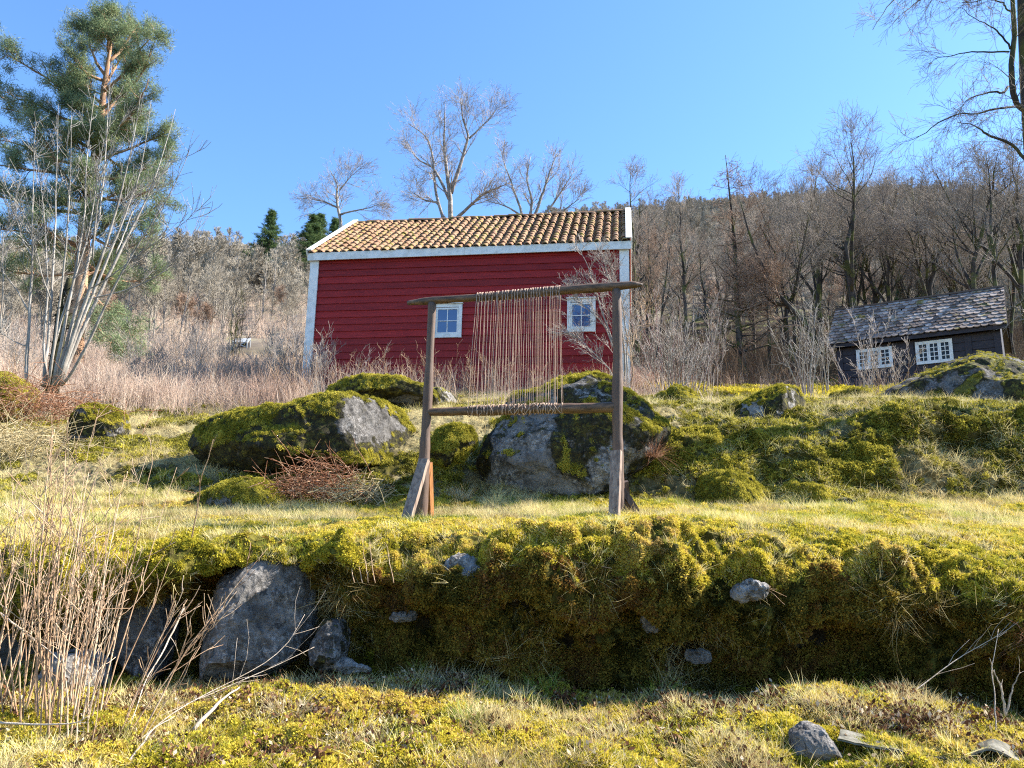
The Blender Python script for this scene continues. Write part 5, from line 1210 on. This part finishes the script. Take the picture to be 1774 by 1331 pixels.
# evergreen scatter high on the right ridge
P, N, _, _ = pick(band(25.3, 26.6, .2) * (sstep(SXX, 1050, 1200)), 130, rg)
pv, pf = SP[0][1], None
def mesh_mb(me):
    V = np.empty(len(me.vertices) * 3, np.float32); me.vertices.foreach_get('co', V); mb = MB()
    F_ = np.empty(len(me.loops), np.int32); me.loops.foreach_get('vertex_index', F_); mb.add(V.reshape(-1, 3), (), F_.reshape(-1, 3)); return mb
sm = mesh_mb(SP[1][1])
tag(scatter('distant_pines', [sm], P, np.tile([0, 0, 1.], (len(P), 1)), rg.uniform(.35, .75, len(P)), MAT['needles_pine'], rg), 'small dark pines scattered along the ridge at the right', 'wood')

# ------------------------------------------------------------------ shrubs
def shrub(name, base, Y, n, h, spread, label, mat, seed, r0=.012, n1=7, l1=.5, n2=3, cat='shrub', up=.10, lean=(0, 0), wob=.05, foot=.12, twig=.002, bend=0., group=None, pos=None, hj=.5, n3=0, ang=.5, matc=None):
    rng = np.random.default_rng(seed); org = pos if pos is not None else gpt(base, Y, -.05)
    az = rng.uniform(0, 2 * math.pi, n); tl = np.abs(rng.normal(0, spread, n)) + .03; H = h * (1 - hj * rng.random(n))
    d = np.stack([np.cos(az) * np.sin(tl) + lean[0], np.sin(az) * np.sin(tl) + lean[1], np.cos(tl)], 1); d /= np.linalg.norm(d, axis=1, keepdims=True)
    p = np.stack([np.cos(az), np.sin(az), 0 * az], 1) * (foot * np.sqrt(rng.random(n)))[:, None]; k = 10; out = [p]
    for q in range(k - 1):
        d = d + rng.normal(0, wob, d.shape) + np.array([0, 0, .02 - bend * q / k]); d /= np.linalg.norm(d, axis=1, keepdims=True); p = p + d * (H / (k - 1))[:, None]; out.append(p)
    Pp_ = np.stack(out, 1); R = (r0 * (.5 + .6 * rng.random(n)))[:, None] * (1 - .8 * np.linspace(0, 1, k))[None]
    rt = empty(name, org, label, cat, group)
    a = MB(); a.tubes(Pp_, R, 5); put('stems', mesh_of(a, 'stems', MAT[mat]), rt)
    b = MB(); L1 = grow(Pp_, R, n1, .3, 1., l1, ang, rng, k=5, up=up, wob=.12, rr=.5, tip=.3, rmin=twig, lenfall=.5); b.tubes(*L1, 3, cap=False)
    if n2:
        L2 = grow(*L1, n2, .2, 1., l1 * .4, .6, rng, k=3, up=up, wob=.12, rr=.6, tip=.5, rmin=twig); b.tubes(*L2, 3, cap=False)
        if n3: L3 = grow(*L2, n3, .2, 1., l1 * .2, .6, rng, k=3, up=up, wob=.12, rr=.6, tip=.5, rmin=twig); b.tubes(*L3, 3, cap=False)
    put('twigs', mesh_of(b, 'twigs', MAT[matc or mat]), rt); return rt
# willow scrub against the right end of the barn wall
traced_tree('willow_shrub', [([(1078, 690), (1075, 640), (1058, 580), (1035, 520), (1015, 460), (1000, 430)], [.022, .02, .016, .010, .004], [14.2, 14.0]),
                             ([(1080, 690), (1080, 600), (1070, 520), (1050, 470), (1040, 430)], [.022, .018, .012, .005], [14.3, 14.1]),
                             ([(1076, 690), (1060, 640), (1030, 610), (1000, 580), (985, 575)], [.018, .012, .007, .003], [14.0]),
                             ([(1078, 690), (1068, 620), (1045, 560), (1010, 530), (985, 500)], [.018, .013, .008, .003], [14.1]),
                             ([(1085, 690), (1090, 600), (1085, 540), (1075, 480), (1060, 440)], [.02, .015, .010, .004], [14.2])], (1078, 690), 14.2,
            'pinkish leafless willow scrub in front of the right end of the red wall', 'shrub', 'bark_pale', 'twig_pale', n1=16, l1=.62, n2=6, n3=3, ang=.5, up=.05, twig=.003, seed=21, start=.25)
traced_tree('sapling', [([(1092, 690), (1096, 640), (1094, 590), (1085, 560)], [.018, .014, .008, .003], [13.8]), ([(1095, 600), (1110, 560), (1125, 530)], [.010, .007, .003], [13.8])], (1092, 690), 13.8,
            'thin dark sapling at the white right corner of the barn', 'tree', 'bark_shrub', 'bark_shrub', n1=8, l1=.6, n2=4, n3=2, twig=.003, seed=22)
shrub('pale_shrub', 1185, 16.5, 30, 2.6, .22, 'dense pale grey shrub with upright whips, left in the wood edge', 'bark_pale', 23, r0=.018, n1=6, l1=.6, n2=3, foot=.5, twig=.003, up=.14)
shrub('pale_shrub', 1158, 15.5, 16, 1.6, .3, 'low pale shrub beside the barn corner', 'bark_pale', 24, r0=.012, n1=8, l1=.5, n2=4, foot=.3, twig=.004)
shrub('pale_shrub', 1225, 18, 12, 2.0, .25, 'pale whippy shrub just right of the dense one', 'bark_pale', 25, r0=.012, n1=6, l1=.5, n2=3, foot=.4, twig=.004)
shrub('pale_shrub', 1405, 15.5, 9, 2.5, .2, 'slim pale shrub with forked white stems left of the cabin', 'bark_pale', 26, r0=.022, n1=8, l1=.6, n2=3, foot=.12, twig=.003)
shrub('pale_shrub', 1440, 16, 4, 2.1, .1, 'two or three thin pale stems at the left cabin wall', 'bark_pale', 27, r0=.018, n1=8, l1=.45, n2=4, foot=.1, twig=.004)
shrub('pale_shrub', 1492, 18, 9, 2.1, .16, 'pale twiggy shrub in front of the left cabin window', 'twig_pale', 28, r0=.012, n1=6, l1=.5, n2=3, foot=.35, twig=.004)
shrub('brush', 1545, 19, 16, 1.5, .35, 'reddish tangled brush between the two cabin windows', 'bark_shrub', 29, r0=.008, n1=6, l1=.45, n2=3, foot=.6, twig=.004, matc='twig_pale')
for k, (sx, Y, h, lab) in enumerate(((795, 13.6, 1.0, 'dry dark brush between the pale boulder and the large boulder'), (700, 14.2, .9, 'dry stalks against the red wall, right of the low boulder'), (590, 13.8, 1.0, 'arching pink canes against the left part of the red wall'), (545, 13.6, 1.25, 'tall dry canes at the left corner of the barn'), (870, 14.2, .8, 'fine dry brush behind the warp yarn'))):
    shrub('dry_brush', sx, Y, 20, h, .5, lab, 'bark_shrub' if k != 2 else 'twig_pale', 60 + k, r0=.005, n1=5, l1=.3, n2=2, foot=.7, twig=.0018, bend=.12)
shrub('sapling', 388, 32, 10, 3.4, .10, 'dark thin sapling bush round the young conifer', 'bark_dark', 70, r0=.03, n1=10, l1=.6, n2=3, foot=.3, twig=.006)
for k, (sx, Y, h) in enumerate(((325, 20, 1.6), (482, 17, 1.5), (510, 15, 1.4), (345, 19, 1.6), (240, 17, 1.5), (360, 15.5, 1.2), (20, 16, 1.6), (290, 26, 2.4), (500, 28, 2.6), (500, 24, 2.4), (180, 30, 2.4))):
    shrub('dry_shrub', sx, Y, 22, h, .3, 'sparse upright brownish shrub standing in the dry slope between pine and barn', 'bark_shrub', 80 + k, r0=.009, n1=8, l1=.45, n2=4, foot=.5, twig=.003, matc='twig_pale', group='brownish shrubs in the dry slope')

# foreground stems at the left
rngf = np.random.default_rng(55)
def fore(sx, st_, n, h, label, mat, seed, **kw):
    p, _ = gstage(sx, st_); return shrub('stem_shrub', None, None, n, h, kw.pop('spread', .16), label, mat, seed, pos=p - np.array([0, 0, .05]), cat='shrub', **kw)
fore(140, 3.5, 34, 1.55, 'dense clump of upright red-brown stems in the left foreground', 'bark_shrub', 1, r0=.006, n1=3, l1=.30, n2=1, foot=.20, twig=.0022, wob=.045, spread=.17, up=.06)
fore(60, 3.6, 14, 1.8, 'tall tan stems forking at the left edge of the foreground', 'bark_shrub', 2, r0=.0065, n1=5, l1=.4, n2=2, foot=.16, twig=.0018, wob=.06, spread=.16, up=.05)
fore(200, 3.3, 14, 1.15, 'shorter brown stems leaning right beside the dense clump', 'bark_shrub', 3, r0=.005, n1=4, l1=.35, n2=2, foot=.22, twig=.002, wob=.06, spread=.22, lean=(.10, 0))
fore(-30, 3.6, 10, 1.5, 'stems partly outside the left edge of the picture', 'bark_shrub', 4, r0=.006, n1=4, l1=.4, n2=2, foot=.2, twig=.002, wob=.05, spread=.2)
# single tall dark canes
def cane(pts, Y, r0, label, mat='bark_shrub', name='dry_cane', ys=None, n1=4, l1=.12, seed=0, group=None):
    rng = np.random.default_rng(seed); ys = ys or [Y]; yy = np.interp(np.linspace(0, 1, len(pts)), np.linspace(0, 1, len(ys)), ys); w3 = np.array([W(x, y, b) for (x, y), b in zip(pts, yy)])
    P, R = trunk_path(w3 - w3[0], [r0, r0 * .8, r0 * .5, r0 * .3], 14, .003, rng); mb = MB(); mb.tubes(P, R, 5)
    if n1:
        L = grow(P, R, n1, .25, 1, l1, .6, rng, k=4, wob=.15, rr=.5, rmin=.0012); mb.tubes(*L, 3, cap=False)
    o = bpy.data.objects.new(name, mesh_of(mb, name, MAT[mat])); COL.objects.link(o); o.location = w3[0]; return tag(o, label, 'dry stem', group)
cane([(322, 980), (340, 900), (352, 830), (372, 762)], 4.6, .006, 'single dark red cane in front of the low wedge-shaped rock', seed=1, ys=[5.2, 4.6])
cane([(185, 1331), (225, 1270), (290, 1235), (400, 1190), (470, 1160), (548, 1122)], 4.3, .0055, 'long whitish dead branch lying towards the tall broken rock', 'bark_dead', 'dead_branch', [4.0, 4.5, 4.9], 6, .3, 2)
cane([(210, 1331), (260, 1260), (330, 1215), (430, 1165), (490, 1130), (530, 1065)], 4.3, .0042, 'thin white dead branch rising to the top of the tall broken rock', 'bark_dead', 'dead_branch', [3.9, 4.4, 4.8], 7, .3, 3)
cane([(215, 1331), (245, 1290), (262, 1262), (300, 1240)], 4.1, .007, 'short white stick in the lower left foreground', 'bark_dead', 'dead_branch', [3.7, 4.0], 2, .12, 4)
cane([(0, 1062), (40, 1095), (90, 1130), (130, 1170)], 4.3, .006, 'pale twig slanting down from the left edge', 'bark_dead', 'dead_branch', [4.2], 3, .15, 5)
cane([(318, 1055), (290, 1110), (250, 1180), (225, 1260)], 4.2, .006, 'pale twig leaning against the narrow pinkish rock', 'bark_dead', 'dead_branch', [4.7, 4.1], 3, .15, 6)
cane([(0, 1252), (60, 1256), (140, 1252), (160, 1240)], 4.0, .006, 'pale level stick across the foot of the brown stems', 'bark_dead', 'dead_branch', [3.7], 2, .12, 7)
cane([(335, 1265), (380, 1215), (415, 1190)], 4.2, .013, 'thick pale stick lying in the left foreground moss', 'bark_dead', 'dead_branch', [4.1, 4.4], 0, .1, 8)
cane([(228, 1331), (262, 1308), (285, 1292)], 3.9, .009, 'bleached stick near the bottom left of the picture', 'bark_dead', 'dead_branch', [3.7, 3.9], 1, .1, 9)
cane([(1550, 1222), (1600, 1185), (1660, 1140), (1740, 1095), (1774, 1070)], 4.8, .004, 'long pale twig arching over the shaded hollow at the right', 'bark_dead', 'dead_branch', [4.6, 4.9], 8, .25, 10)
cane([(1725, 1280), (1726, 1210), (1722, 1160), (1735, 1090)], 4.3, .004, 'thin upright pale stick at the right edge of the bank', 'bark_dead', 'dead_branch', [4.3, 4.5], 3, .1, 11)
cane([(1742, 1240), (1735, 1190), (1722, 1160)], 4.3, .007, 'peeling white stick hanging at the right', 'bark_dead', 'dead_branch', [4.3], 2, .1, 12)
cane([(1743, 1240), (1752, 1195), (1762, 1165)], 4.3, .006, 'second peeling white stick, right of the first', 'bark_dead', 'dead_branch', [4.3], 2, .1, 13)
cane([(1235, 935), (1270, 965), (1310, 1000), (1345, 1030)], 4.95, .004, 'dark red bramble trailing over the bank beside the speckled stone', 'bark_shrub', 'bramble', [5.2, 4.9], 14, .14, 14)
cane([(1060, 985), (1010, 975), (970, 972), (930, 985)], 4.9, .003, 'dark red bramble in the middle of the mossy lip', 'bark_shrub', 'bramble', [4.95], 16, .12, 15)
for k, sx in enumerate((604, 618, 628, 640, 672)):
    cane([(sx + 10, 1010), (sx + 4, 980), (sx, 955), (sx - 4, 928 + 3 * k)], 5.0, .003, 'bent orange-brown root strand on the mossy lip left of the middle', 'bark_shrub', 'root_strand', [4.98, 5.1], 1, .05, 30 + k, 'root strands on the mossy lip')

# ------------------------------------------------------------------ tufts and heaps one could count
def tussock(sx, st_, h, n, label, mat, seed, Y=None, name='grass_tussock', spread=.06, lean=.5, width=.004, droop=.45, sy=None):
    p = gstage(sx, st_)[0] if Y is None else (gpt(sx, Y) if sy is None else W(sx, sy, Y))
    mb = blades(n, h, spread, width, lean, seed, 4, droop); V, fs = mb.arrays(); me = mesh_np(name, V, fs, [MAT[mat]], smooth=False)
    o = bpy.data.objects.new(name, me); COL.objects.link(o); o.location = p; return tag(o, label, 'grass')
for nm, a, b, c_ in (('tuft_straw', (.30, .22, .10), (.50, .40, .22), (.66, .58, .38)), ('tuft_green', (.13, .22, .03), (.25, .33, .05), (.5, .46, .2)), ('tuft_red', (.16, .06, .03), (.34, .16, .09), (.55, .38, .25))):
    t = NT(nm); MAT[nm] = t.leafy(t.ramp(t.noise(30, 3, .6), [(.35, a), (.5, b), (.65, c_)]), .3)
tussock(1130, 13.9, .38, 260, 'reddish brown grass tuft right of the largest boulder', 'tuft_red', 1, Y=8.0, sy=790, spread=.10, lean=.8)
tussock(940, 4.6, .22, 200, 'green-tipped dry tussock at the shadow line, right of the middle', 'tuft_green', 2, spread=.08)
tussock(735, 4.5, .2, 200, 'pale straw tussock under the left loom post, in the foreground', 'tuft_straw', 3, spread=.08, lean=.9)
tussock(725, 4.9, .16, 110, 'small green tussock in the shade at the foot of the bank', 'tuft_green', 4, spread=.05)
tussock(1140, 4.6, .2, 170, 'green tussock at the shadow line above the middle foreground', 'tuft_green', 5, spread=.07)
tussock(820, 3.7, .18, 180, 'green-tipped tussock near the bottom centre', 'tuft_green', 6, spread=.07, lean=.7)
tussock(520, 3.6, .2, 240, 'large straw tussock in the lower left foreground moss', 'tuft_straw', 7, spread=.1, lean=1.0)
tussock(1500, 4.1, .16, 140, 'green tussock behind the pale angular stone', 'tuft_green', 8, spread=.06)
tussock(1320, 8.4, .22, 140, 'pale grass hanging over the lip of the bank at the right', 'tuft_straw', 9, spread=.06, lean=1.2, droop=.8)
tussock(450, 4.9, .2, 160, 'green grass tuft in front of the tall broken rock', 'tuft_green', 10, spread=.08, lean=.9)
tussock(1040, 16.4, .30, 320, 'pale green grass cap on top of the largest boulder', 'tuft_straw', 11, Y=9.0, sy=668, spread=.22, lean=.6)
tussock(800, 13.2, .30, 200, 'tall straw tuft at the left foot of the largest boulder', 'tuft_straw', 12, Y=7.8, sy=866, spread=.1)
tussock(620, 3.3, .16, 160, 'straw tuft at the very bottom, left of the middle', 'tuft_straw', 13, spread=.08, lean=.9)
tussock(1060, 3.4, .15, 150, 'straw tuft at the very bottom, right of the middle', 'tuft_straw', 14, spread=.08, lean=.9)
tussock(1775, 7.0, .35, 120, 'orange-brown fern tuft at the right edge of the bank', 'tuft_red', 15, spread=.08, lean=1.0, sy=None)
# heap of dead fern stalks
def heap(name, sx, sy, Y, n, size, label, seed, mat='tuft_red', L=(.18, .55), r0=.004):
    r = np.random.default_rng(seed); c = W(sx, sy, Y); mb = MB(); 
    p = r.normal(0, 1, (n, 3)) * np.array(size); p[:, 2] = np.abs(p[:, 2]) * (1 - np.clip((p[:, 0] / size[0])**2 / 6, 0, .8)); az = r.uniform(0, 6.28, n); el = r.normal(.25, .5, n); l_ = r.uniform(*L, n)
    d = np.stack([np.cos(az) * np.cos(el), np.sin(az) * np.cos(el), np.sin(el)], 1); P = [p - d * l_[:, None] / 2]
    for k in range(4): d = d + r.normal(0, .12, d.shape) - np.array([0, 0, .08]); d /= np.linalg.norm(d, axis=1, keepdims=True); P.append(P[-1] + d * (l_ / 4)[:, None])
    mb.tubes(np.stack(P, 1), np.full((n, 5), r0) * r.uniform(.5, 1.2, (n, 1)) * np.array([1, 1, .9, .7, .4]), 4, cap=False)
    o = bpy.data.objects.new(name, mesh_of(mb, name, MAT[mat])); COL.objects.link(o); o.location = c; return tag(o, label, 'dead plants')
heap('dead_fern_heap', 545, 862, 8.0, 520, (.30, .22, .20), 'reddish brown heap of dead fern stalks between the long boulder and the lawn', 1)
heap('dead_fern_heap', 625, 872, 7.9, 240, (.22, .2, .14), 'smaller straw-coloured heap of stalks right of the red-brown one', 2, 'tuft_straw')
heap('dead_fern_heap', 70, 712, 10.4, 420, (.45, .4, .20), 'dark red bramble heap below the pale-stemmed tree at the left', 3, L=(.3, .9))
heap('dead_fern_heap', 20, 770, 9.4, 260, (.45, .3, .16), 'sloping heap of grey-brown canes at the left edge', 4, 'tuft_straw', L=(.4, 1.1))
# flattened grey sheet edge in the right foreground
def sheet():
    xs = np.array([1450, 1500, 1560, 1620, 1665, 1700, 1722, 1760, 1800, 1860]); yt = np.array([1268, 1280, 1290, 1300, 1304, 1288, 1286, 1306, 1318, 1330]); n = 60
    t = np.linspace(0, 1, n); X = np.interp(t, np.linspace(0, 1, len(xs)), xs); Yt = np.interp(t, np.linspace(0, 1, len(xs)), yt)
    Yt = np.convolve(np.pad(Yt, 2, mode='edge'), np.ones(5) / 5, 'valid'); V = []; m_ = 7
    r = np.random.default_rng(2); wob = np.convolve(r.normal(0, 3, n + 8), np.ones(9) / 9, 'valid')
    for j in range(m_):
        f = j / (m_ - 1); V.append(W(X + 6 * f, Yt + 10 + wob - 17 * f + (6 * math.sin(f * 3)), 3.74 + .22 * f - .02 * math.sin(f * 3.1)))
    V = np.concatenate(V); i = np.arange(n - 1); Q = np.concatenate([np.stack([j * n + i, j * n + i + 1, (j + 1) * n + i + 1, (j + 1) * n + i], 1) for j in range(m_ - 1)])
    N_ = np.tile([0, .15, -1.], (len(V), 1)) * .010; VV = np.concatenate([V, V + N_]); 
    b = [[i_, i_ + 1, len(V) + i_ + 1, len(V) + i_] for i_ in range(n - 1)]
    mb = MB(); mb.add(VV, np.concatenate([Q, Q[:, ::-1] + len(V), np.array(b)])); org = V[0]
    o = mb.build('ground_sheet', MAT['tarp'], loc=org); tag(o, 'stiff weathered grey sheet with a pale curled edge, half buried in the right foreground', 'sheet')
sheet()
# little slanting shelter far up the left slope
def shelter():
    Y = 41.; c = W(416, 596, Y); rt = empty('feed_rack', c - ZUP * .35, 'tiny grey wooden lean-to standing alone on the dry slope left of the barn', 'shelter')
    mb = MB(); r = np.random.default_rng(1)
    sl = U([0, .8, .55])
    for k in range(8): mb.box(c + np.array([-.30 + k * .105, 0, .20]) + sl * r.normal(0, .02), [.047, 0, 0], sl * .30, [0, -.01, .015])
    mb.build('roof', MAT['grey_boards'], rt, smooth=False)
    for x in (-.36, .46):
        for y in (-.22, .25): q = MB(); q.box(c + np.array([x, y, -.12]), [.025, 0, 0], [0, .025, 0], [0, 0, .30 if y < 0 else .42]); q.build('leg', MAT['grey_boards'], rt, smooth=False)
    for s in (-1, 1):
        q = MB(); q.box(c + np.array([.05, -.26, -.10]), [.34, 0, s * .12], [0, .012, 0], np.array([-s * .12, 0, .34]) * .08); q.build('brace', MAT['grey_boards'], rt, smooth=False)
    q = MB(); q.box(c + np.array([.0, .2, -.12]), [.40, 0, 0], [0, .02, 0], [0, 0, .22]); q.build('back', MAT['tarred_boards'], rt, smooth=False)
shelter()

# ------------------------------------------------------------------ moss, grass, stalks and litter
rg = np.random.default_rng(99)
inv = INV * 1.0
def cover(name, protos, mask, n, smin, smax, mat, label, cat, up=0., lift=0., tint=None, dens_pow=1.):
    n = int(n * 1.25); P, N, r_, q_ = pick(mask * inv, n, rg); s = rg.uniform(smin, smax, n)
    tn = tint(P, N) if tint else None
    o = scatter(name, protos, P + N * lift, N, s, MAT[mat], rg, tint=tn, up=up); tag(o, label, cat); return o
big = lambda P, sz, sd: np.clip(.5 + .5 * fbm(P, sz, sd, 3) + rg.normal(0, .18, len(P)), 0, 1)
near_w = 1 / np.maximum(TP[..., 1], 2.5)**1.4 * 12
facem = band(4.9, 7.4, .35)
topm = 1 - sstep(SS, 5.0, 5.6) + sstep(SS, 7.2, 7.9)
hang = [tuft(60, .032, .036, .012, 5), tuft(56, .038, .030, .014, 6), tuft(70, .046, .032, .011, 7)]
cover('moss', hang, M_MOSS * topm * band(1.6, 12.6, .4) * near_w * (.08 + sstep(fbm(TP, .16, 91, 2) * (SS < 18), -.2, .1)), 120000, .5, 1.05, 'moss', 'bright yellow-green moss blanket over the ledge and foreground', 'moss', up=.25, tint=lambda P, N: big(P, .5, 3))
cover('shade_toned_moss', hang, (M_MOSS) * facem * (.1 + sstep(fbm(TP, .2, 92, 2) * (SS < 18), -.25, .1)), 46000, .6, 1.3, 'wall_moss_shaded', 'olive and rust moss hanging down the bank face, shade painted into its colour', 'moss', up=-.1, tint=lambda P, N: big(P, .4, 4))
cover('bank_moss_shaded', hang, M_MOSS * band(12.6, 19, .4) * (SXX > -150) * (.15 + sstep(fbm(TP, .35, 93, 2) * (SS < 18), -.2, .12)), 60000, .9, 1.8, 'bank_moss_shaded', 'lumpy moss on the banks behind the loom', 'moss', up=.3, tint=lambda P, N: big(P, .7, 5) * .8)
hg = [blades(22, .12, .05, .0035, .6, 1), blades(20, .16, .06, .0035, .8, 2), blades(26, .09, .06, .0035, .9, 3)]
cover('dry_grass', hg, (M_STRAW * band(2.4, 13, .3) * near_w + .10 * M_MOSS * band(2.4, 12.6, .3) * topm * near_w) * (.15 + sstep(fbm(TP, .22, 89, 2) * (SS < 18), -.15, .2)), 18000, .45, 1.1, 'dry_grass', 'fine straw-coloured grass in the moss', 'grass', up=.6, tint=lambda P, N: big(P, .6, 6))
cover('green_grass', hg, band(2.5, 12.8, .3) * topm * (.25 + sstep(fbm(TP, .5, 95, 3) * (SS < 18), .05, .3)) * near_w * (.35 + band(9.8, 12.8, .3)), 17000, .3, .75, 'green_grass', 'short fresh green grass among the moss', 'grass', up=.7, tint=lambda P, N: big(P, .6, 7))
hb = [blades(30, .30, .08, .005, 1.0, 4, 4, .5), blades(34, .24, .1, .005, 1.2, 5, 4, .6), blades(26, .36, .08, .005, .8, 6, 4, .4)]
cover('bank_grass', hb, (.3 + M_STRAW) * band(12.4, 18.4, .4) * (.3 + sstep(fbm(TP, .5, 94, 2) * (SS < 18), -.1, .2)), 26000, .3, .75, 'dry_grass', 'long bleached grass draped over the banks and between the boulders', 'grass', up=.45, tint=lambda P, N: big(P, .9, 8))
hang2 = [blades(12, .30, .05, .0022, 1.6, 8, 5, .5), blades(14, .22, .06, .002, 1.8, 9, 5, .5)]
cover('hanging_roots', hang2, facem * sstep(fbm(TP, .6, 96, 3) * (SS < 18), -.1, .3), 1500, .5, 1.2, 'dry_grass', 'thin roots and dead grass hanging over the shaded bank', 'roots', up=0, tint=lambda P, N: rg.random(len(P)) * .6)
lf = MB(); rr = np.random.default_rng(2)
for k in range(9):
    p = rr.normal(0, .05, 3) * [1, 1, .25]; a_ = rr.normal(size=3); a_ /= np.linalg.norm(a_); b_ = np.cross(a_, rr.normal(size=3)); b_ /= np.linalg.norm(b_); s_ = rr.uniform(.010, .022)
    lf.add([p - a_ * s_, p + b_ * s_ * .5, p + a_ * s_, p - b_ * s_ * .5], [[0, 1, 2, 3]])
cover('leaf_litter', [lf], (1 - M_MOSS * .85) * band(1.8, 5.2, .3) * near_w * (.15 + sstep(fbm(TP, .45, 88, 3) * (SS < 18), -.05, .2)), 26000, .6, 1.4, 'litter', 'brown dead leaves and bits of soil in the foreground', 'litter', up=0)
# dry stalks of the slope at the left
st1 = []
for k in range(4):
    r = np.random.default_rng(200 + k); mb = MB(); n = 16; az = r.uniform(0, 6.28, n); tl = np.abs(r.normal(0, .35, n)); d = np.stack([np.cos(az) * np.sin(tl), np.sin(az) * np.sin(tl), np.cos(tl)], 1)
    p = r.normal(0, .13, (n, 3)) * [1, 1, 0]; L_ = r.uniform(.4, 1.1, n); out_ = [p]
    for q in range(6): d = d + r.normal(0, .10, d.shape) - np.array([0, 0, .05 * q]) * r.random((n, 1)) * 1.6; d /= np.linalg.norm(d, axis=1, keepdims=True); p = p + d * (L_ / 6)[:, None]; out_.append(p)
    mb.tubes(np.stack(out_, 1), r.uniform(.003, .0065, (n, 1)) * (1 - .7 * np.linspace(0, 1, 7))[None], 3, cap=False); st1.append(mb)
Lm = 1 - sstep(SXX, 520, 640)
stm = band(16.6, 19.2, .35) * (1 - sstep(SXX, 1080, 1180) * .93) * (.25 + sstep(fbm(TP, 2.5, 97, 3) * (SS < 21), -.3, .15)) / np.maximum(TP[..., 1], 9)
stm = stm * (1 - .8 * ((SXX > 530) & (SS < 18)))
cover('dry_stalks', st1, stm, 10500, .3, .75, 'stalk', 'dense pinkish brown dry canes and stalks covering the slope behind the boulders', 'dry plants', up=.9, tint=lambda P, N: big(P, 1.5, 9))
cover('slope_brush', st1, band(19.2, 22.4, .4) * (1 - sstep(SXX, 900, 1080)) * (1 - .95 * ((SXX > 370) & (SXX < 460) & (TP[..., 1] < 46))), 5000, .8, 1.7, 'stalk', 'low dry brush over the farther slope', 'dry plants', up=.9, tint=lambda P, N: .35 + big(P, 6, 10) * .5)
cover('undergrowth', st1, sstep(SXX, 1075, 1130) * band(18.4, 21.0, .4) * (1 - ((SXX > 1400) & (TP[..., 1] < 36))), 3600, .7, 2.0, 'under', 'tangled brown undergrowth and saplings on the floor of the wood', 'undergrowth', up=1., tint=lambda P, N: big(P, 5, 12))
cover('under_wood_moss', hang, sstep(SXX, 1080, 1160) * band(17.2, 19.3, .3) * sstep(fbm(TP, 1.6, 98, 3) * (SS < 21), -.05, .2), 12000, 2., 4.5, 'moss', 'moss cushions on the floor of the wood', 'moss', up=.6, tint=lambda P, N: big(P, 2, 11) * .6)

for o in bpy.data.objects:
    if '_org' in o: del o['_org']
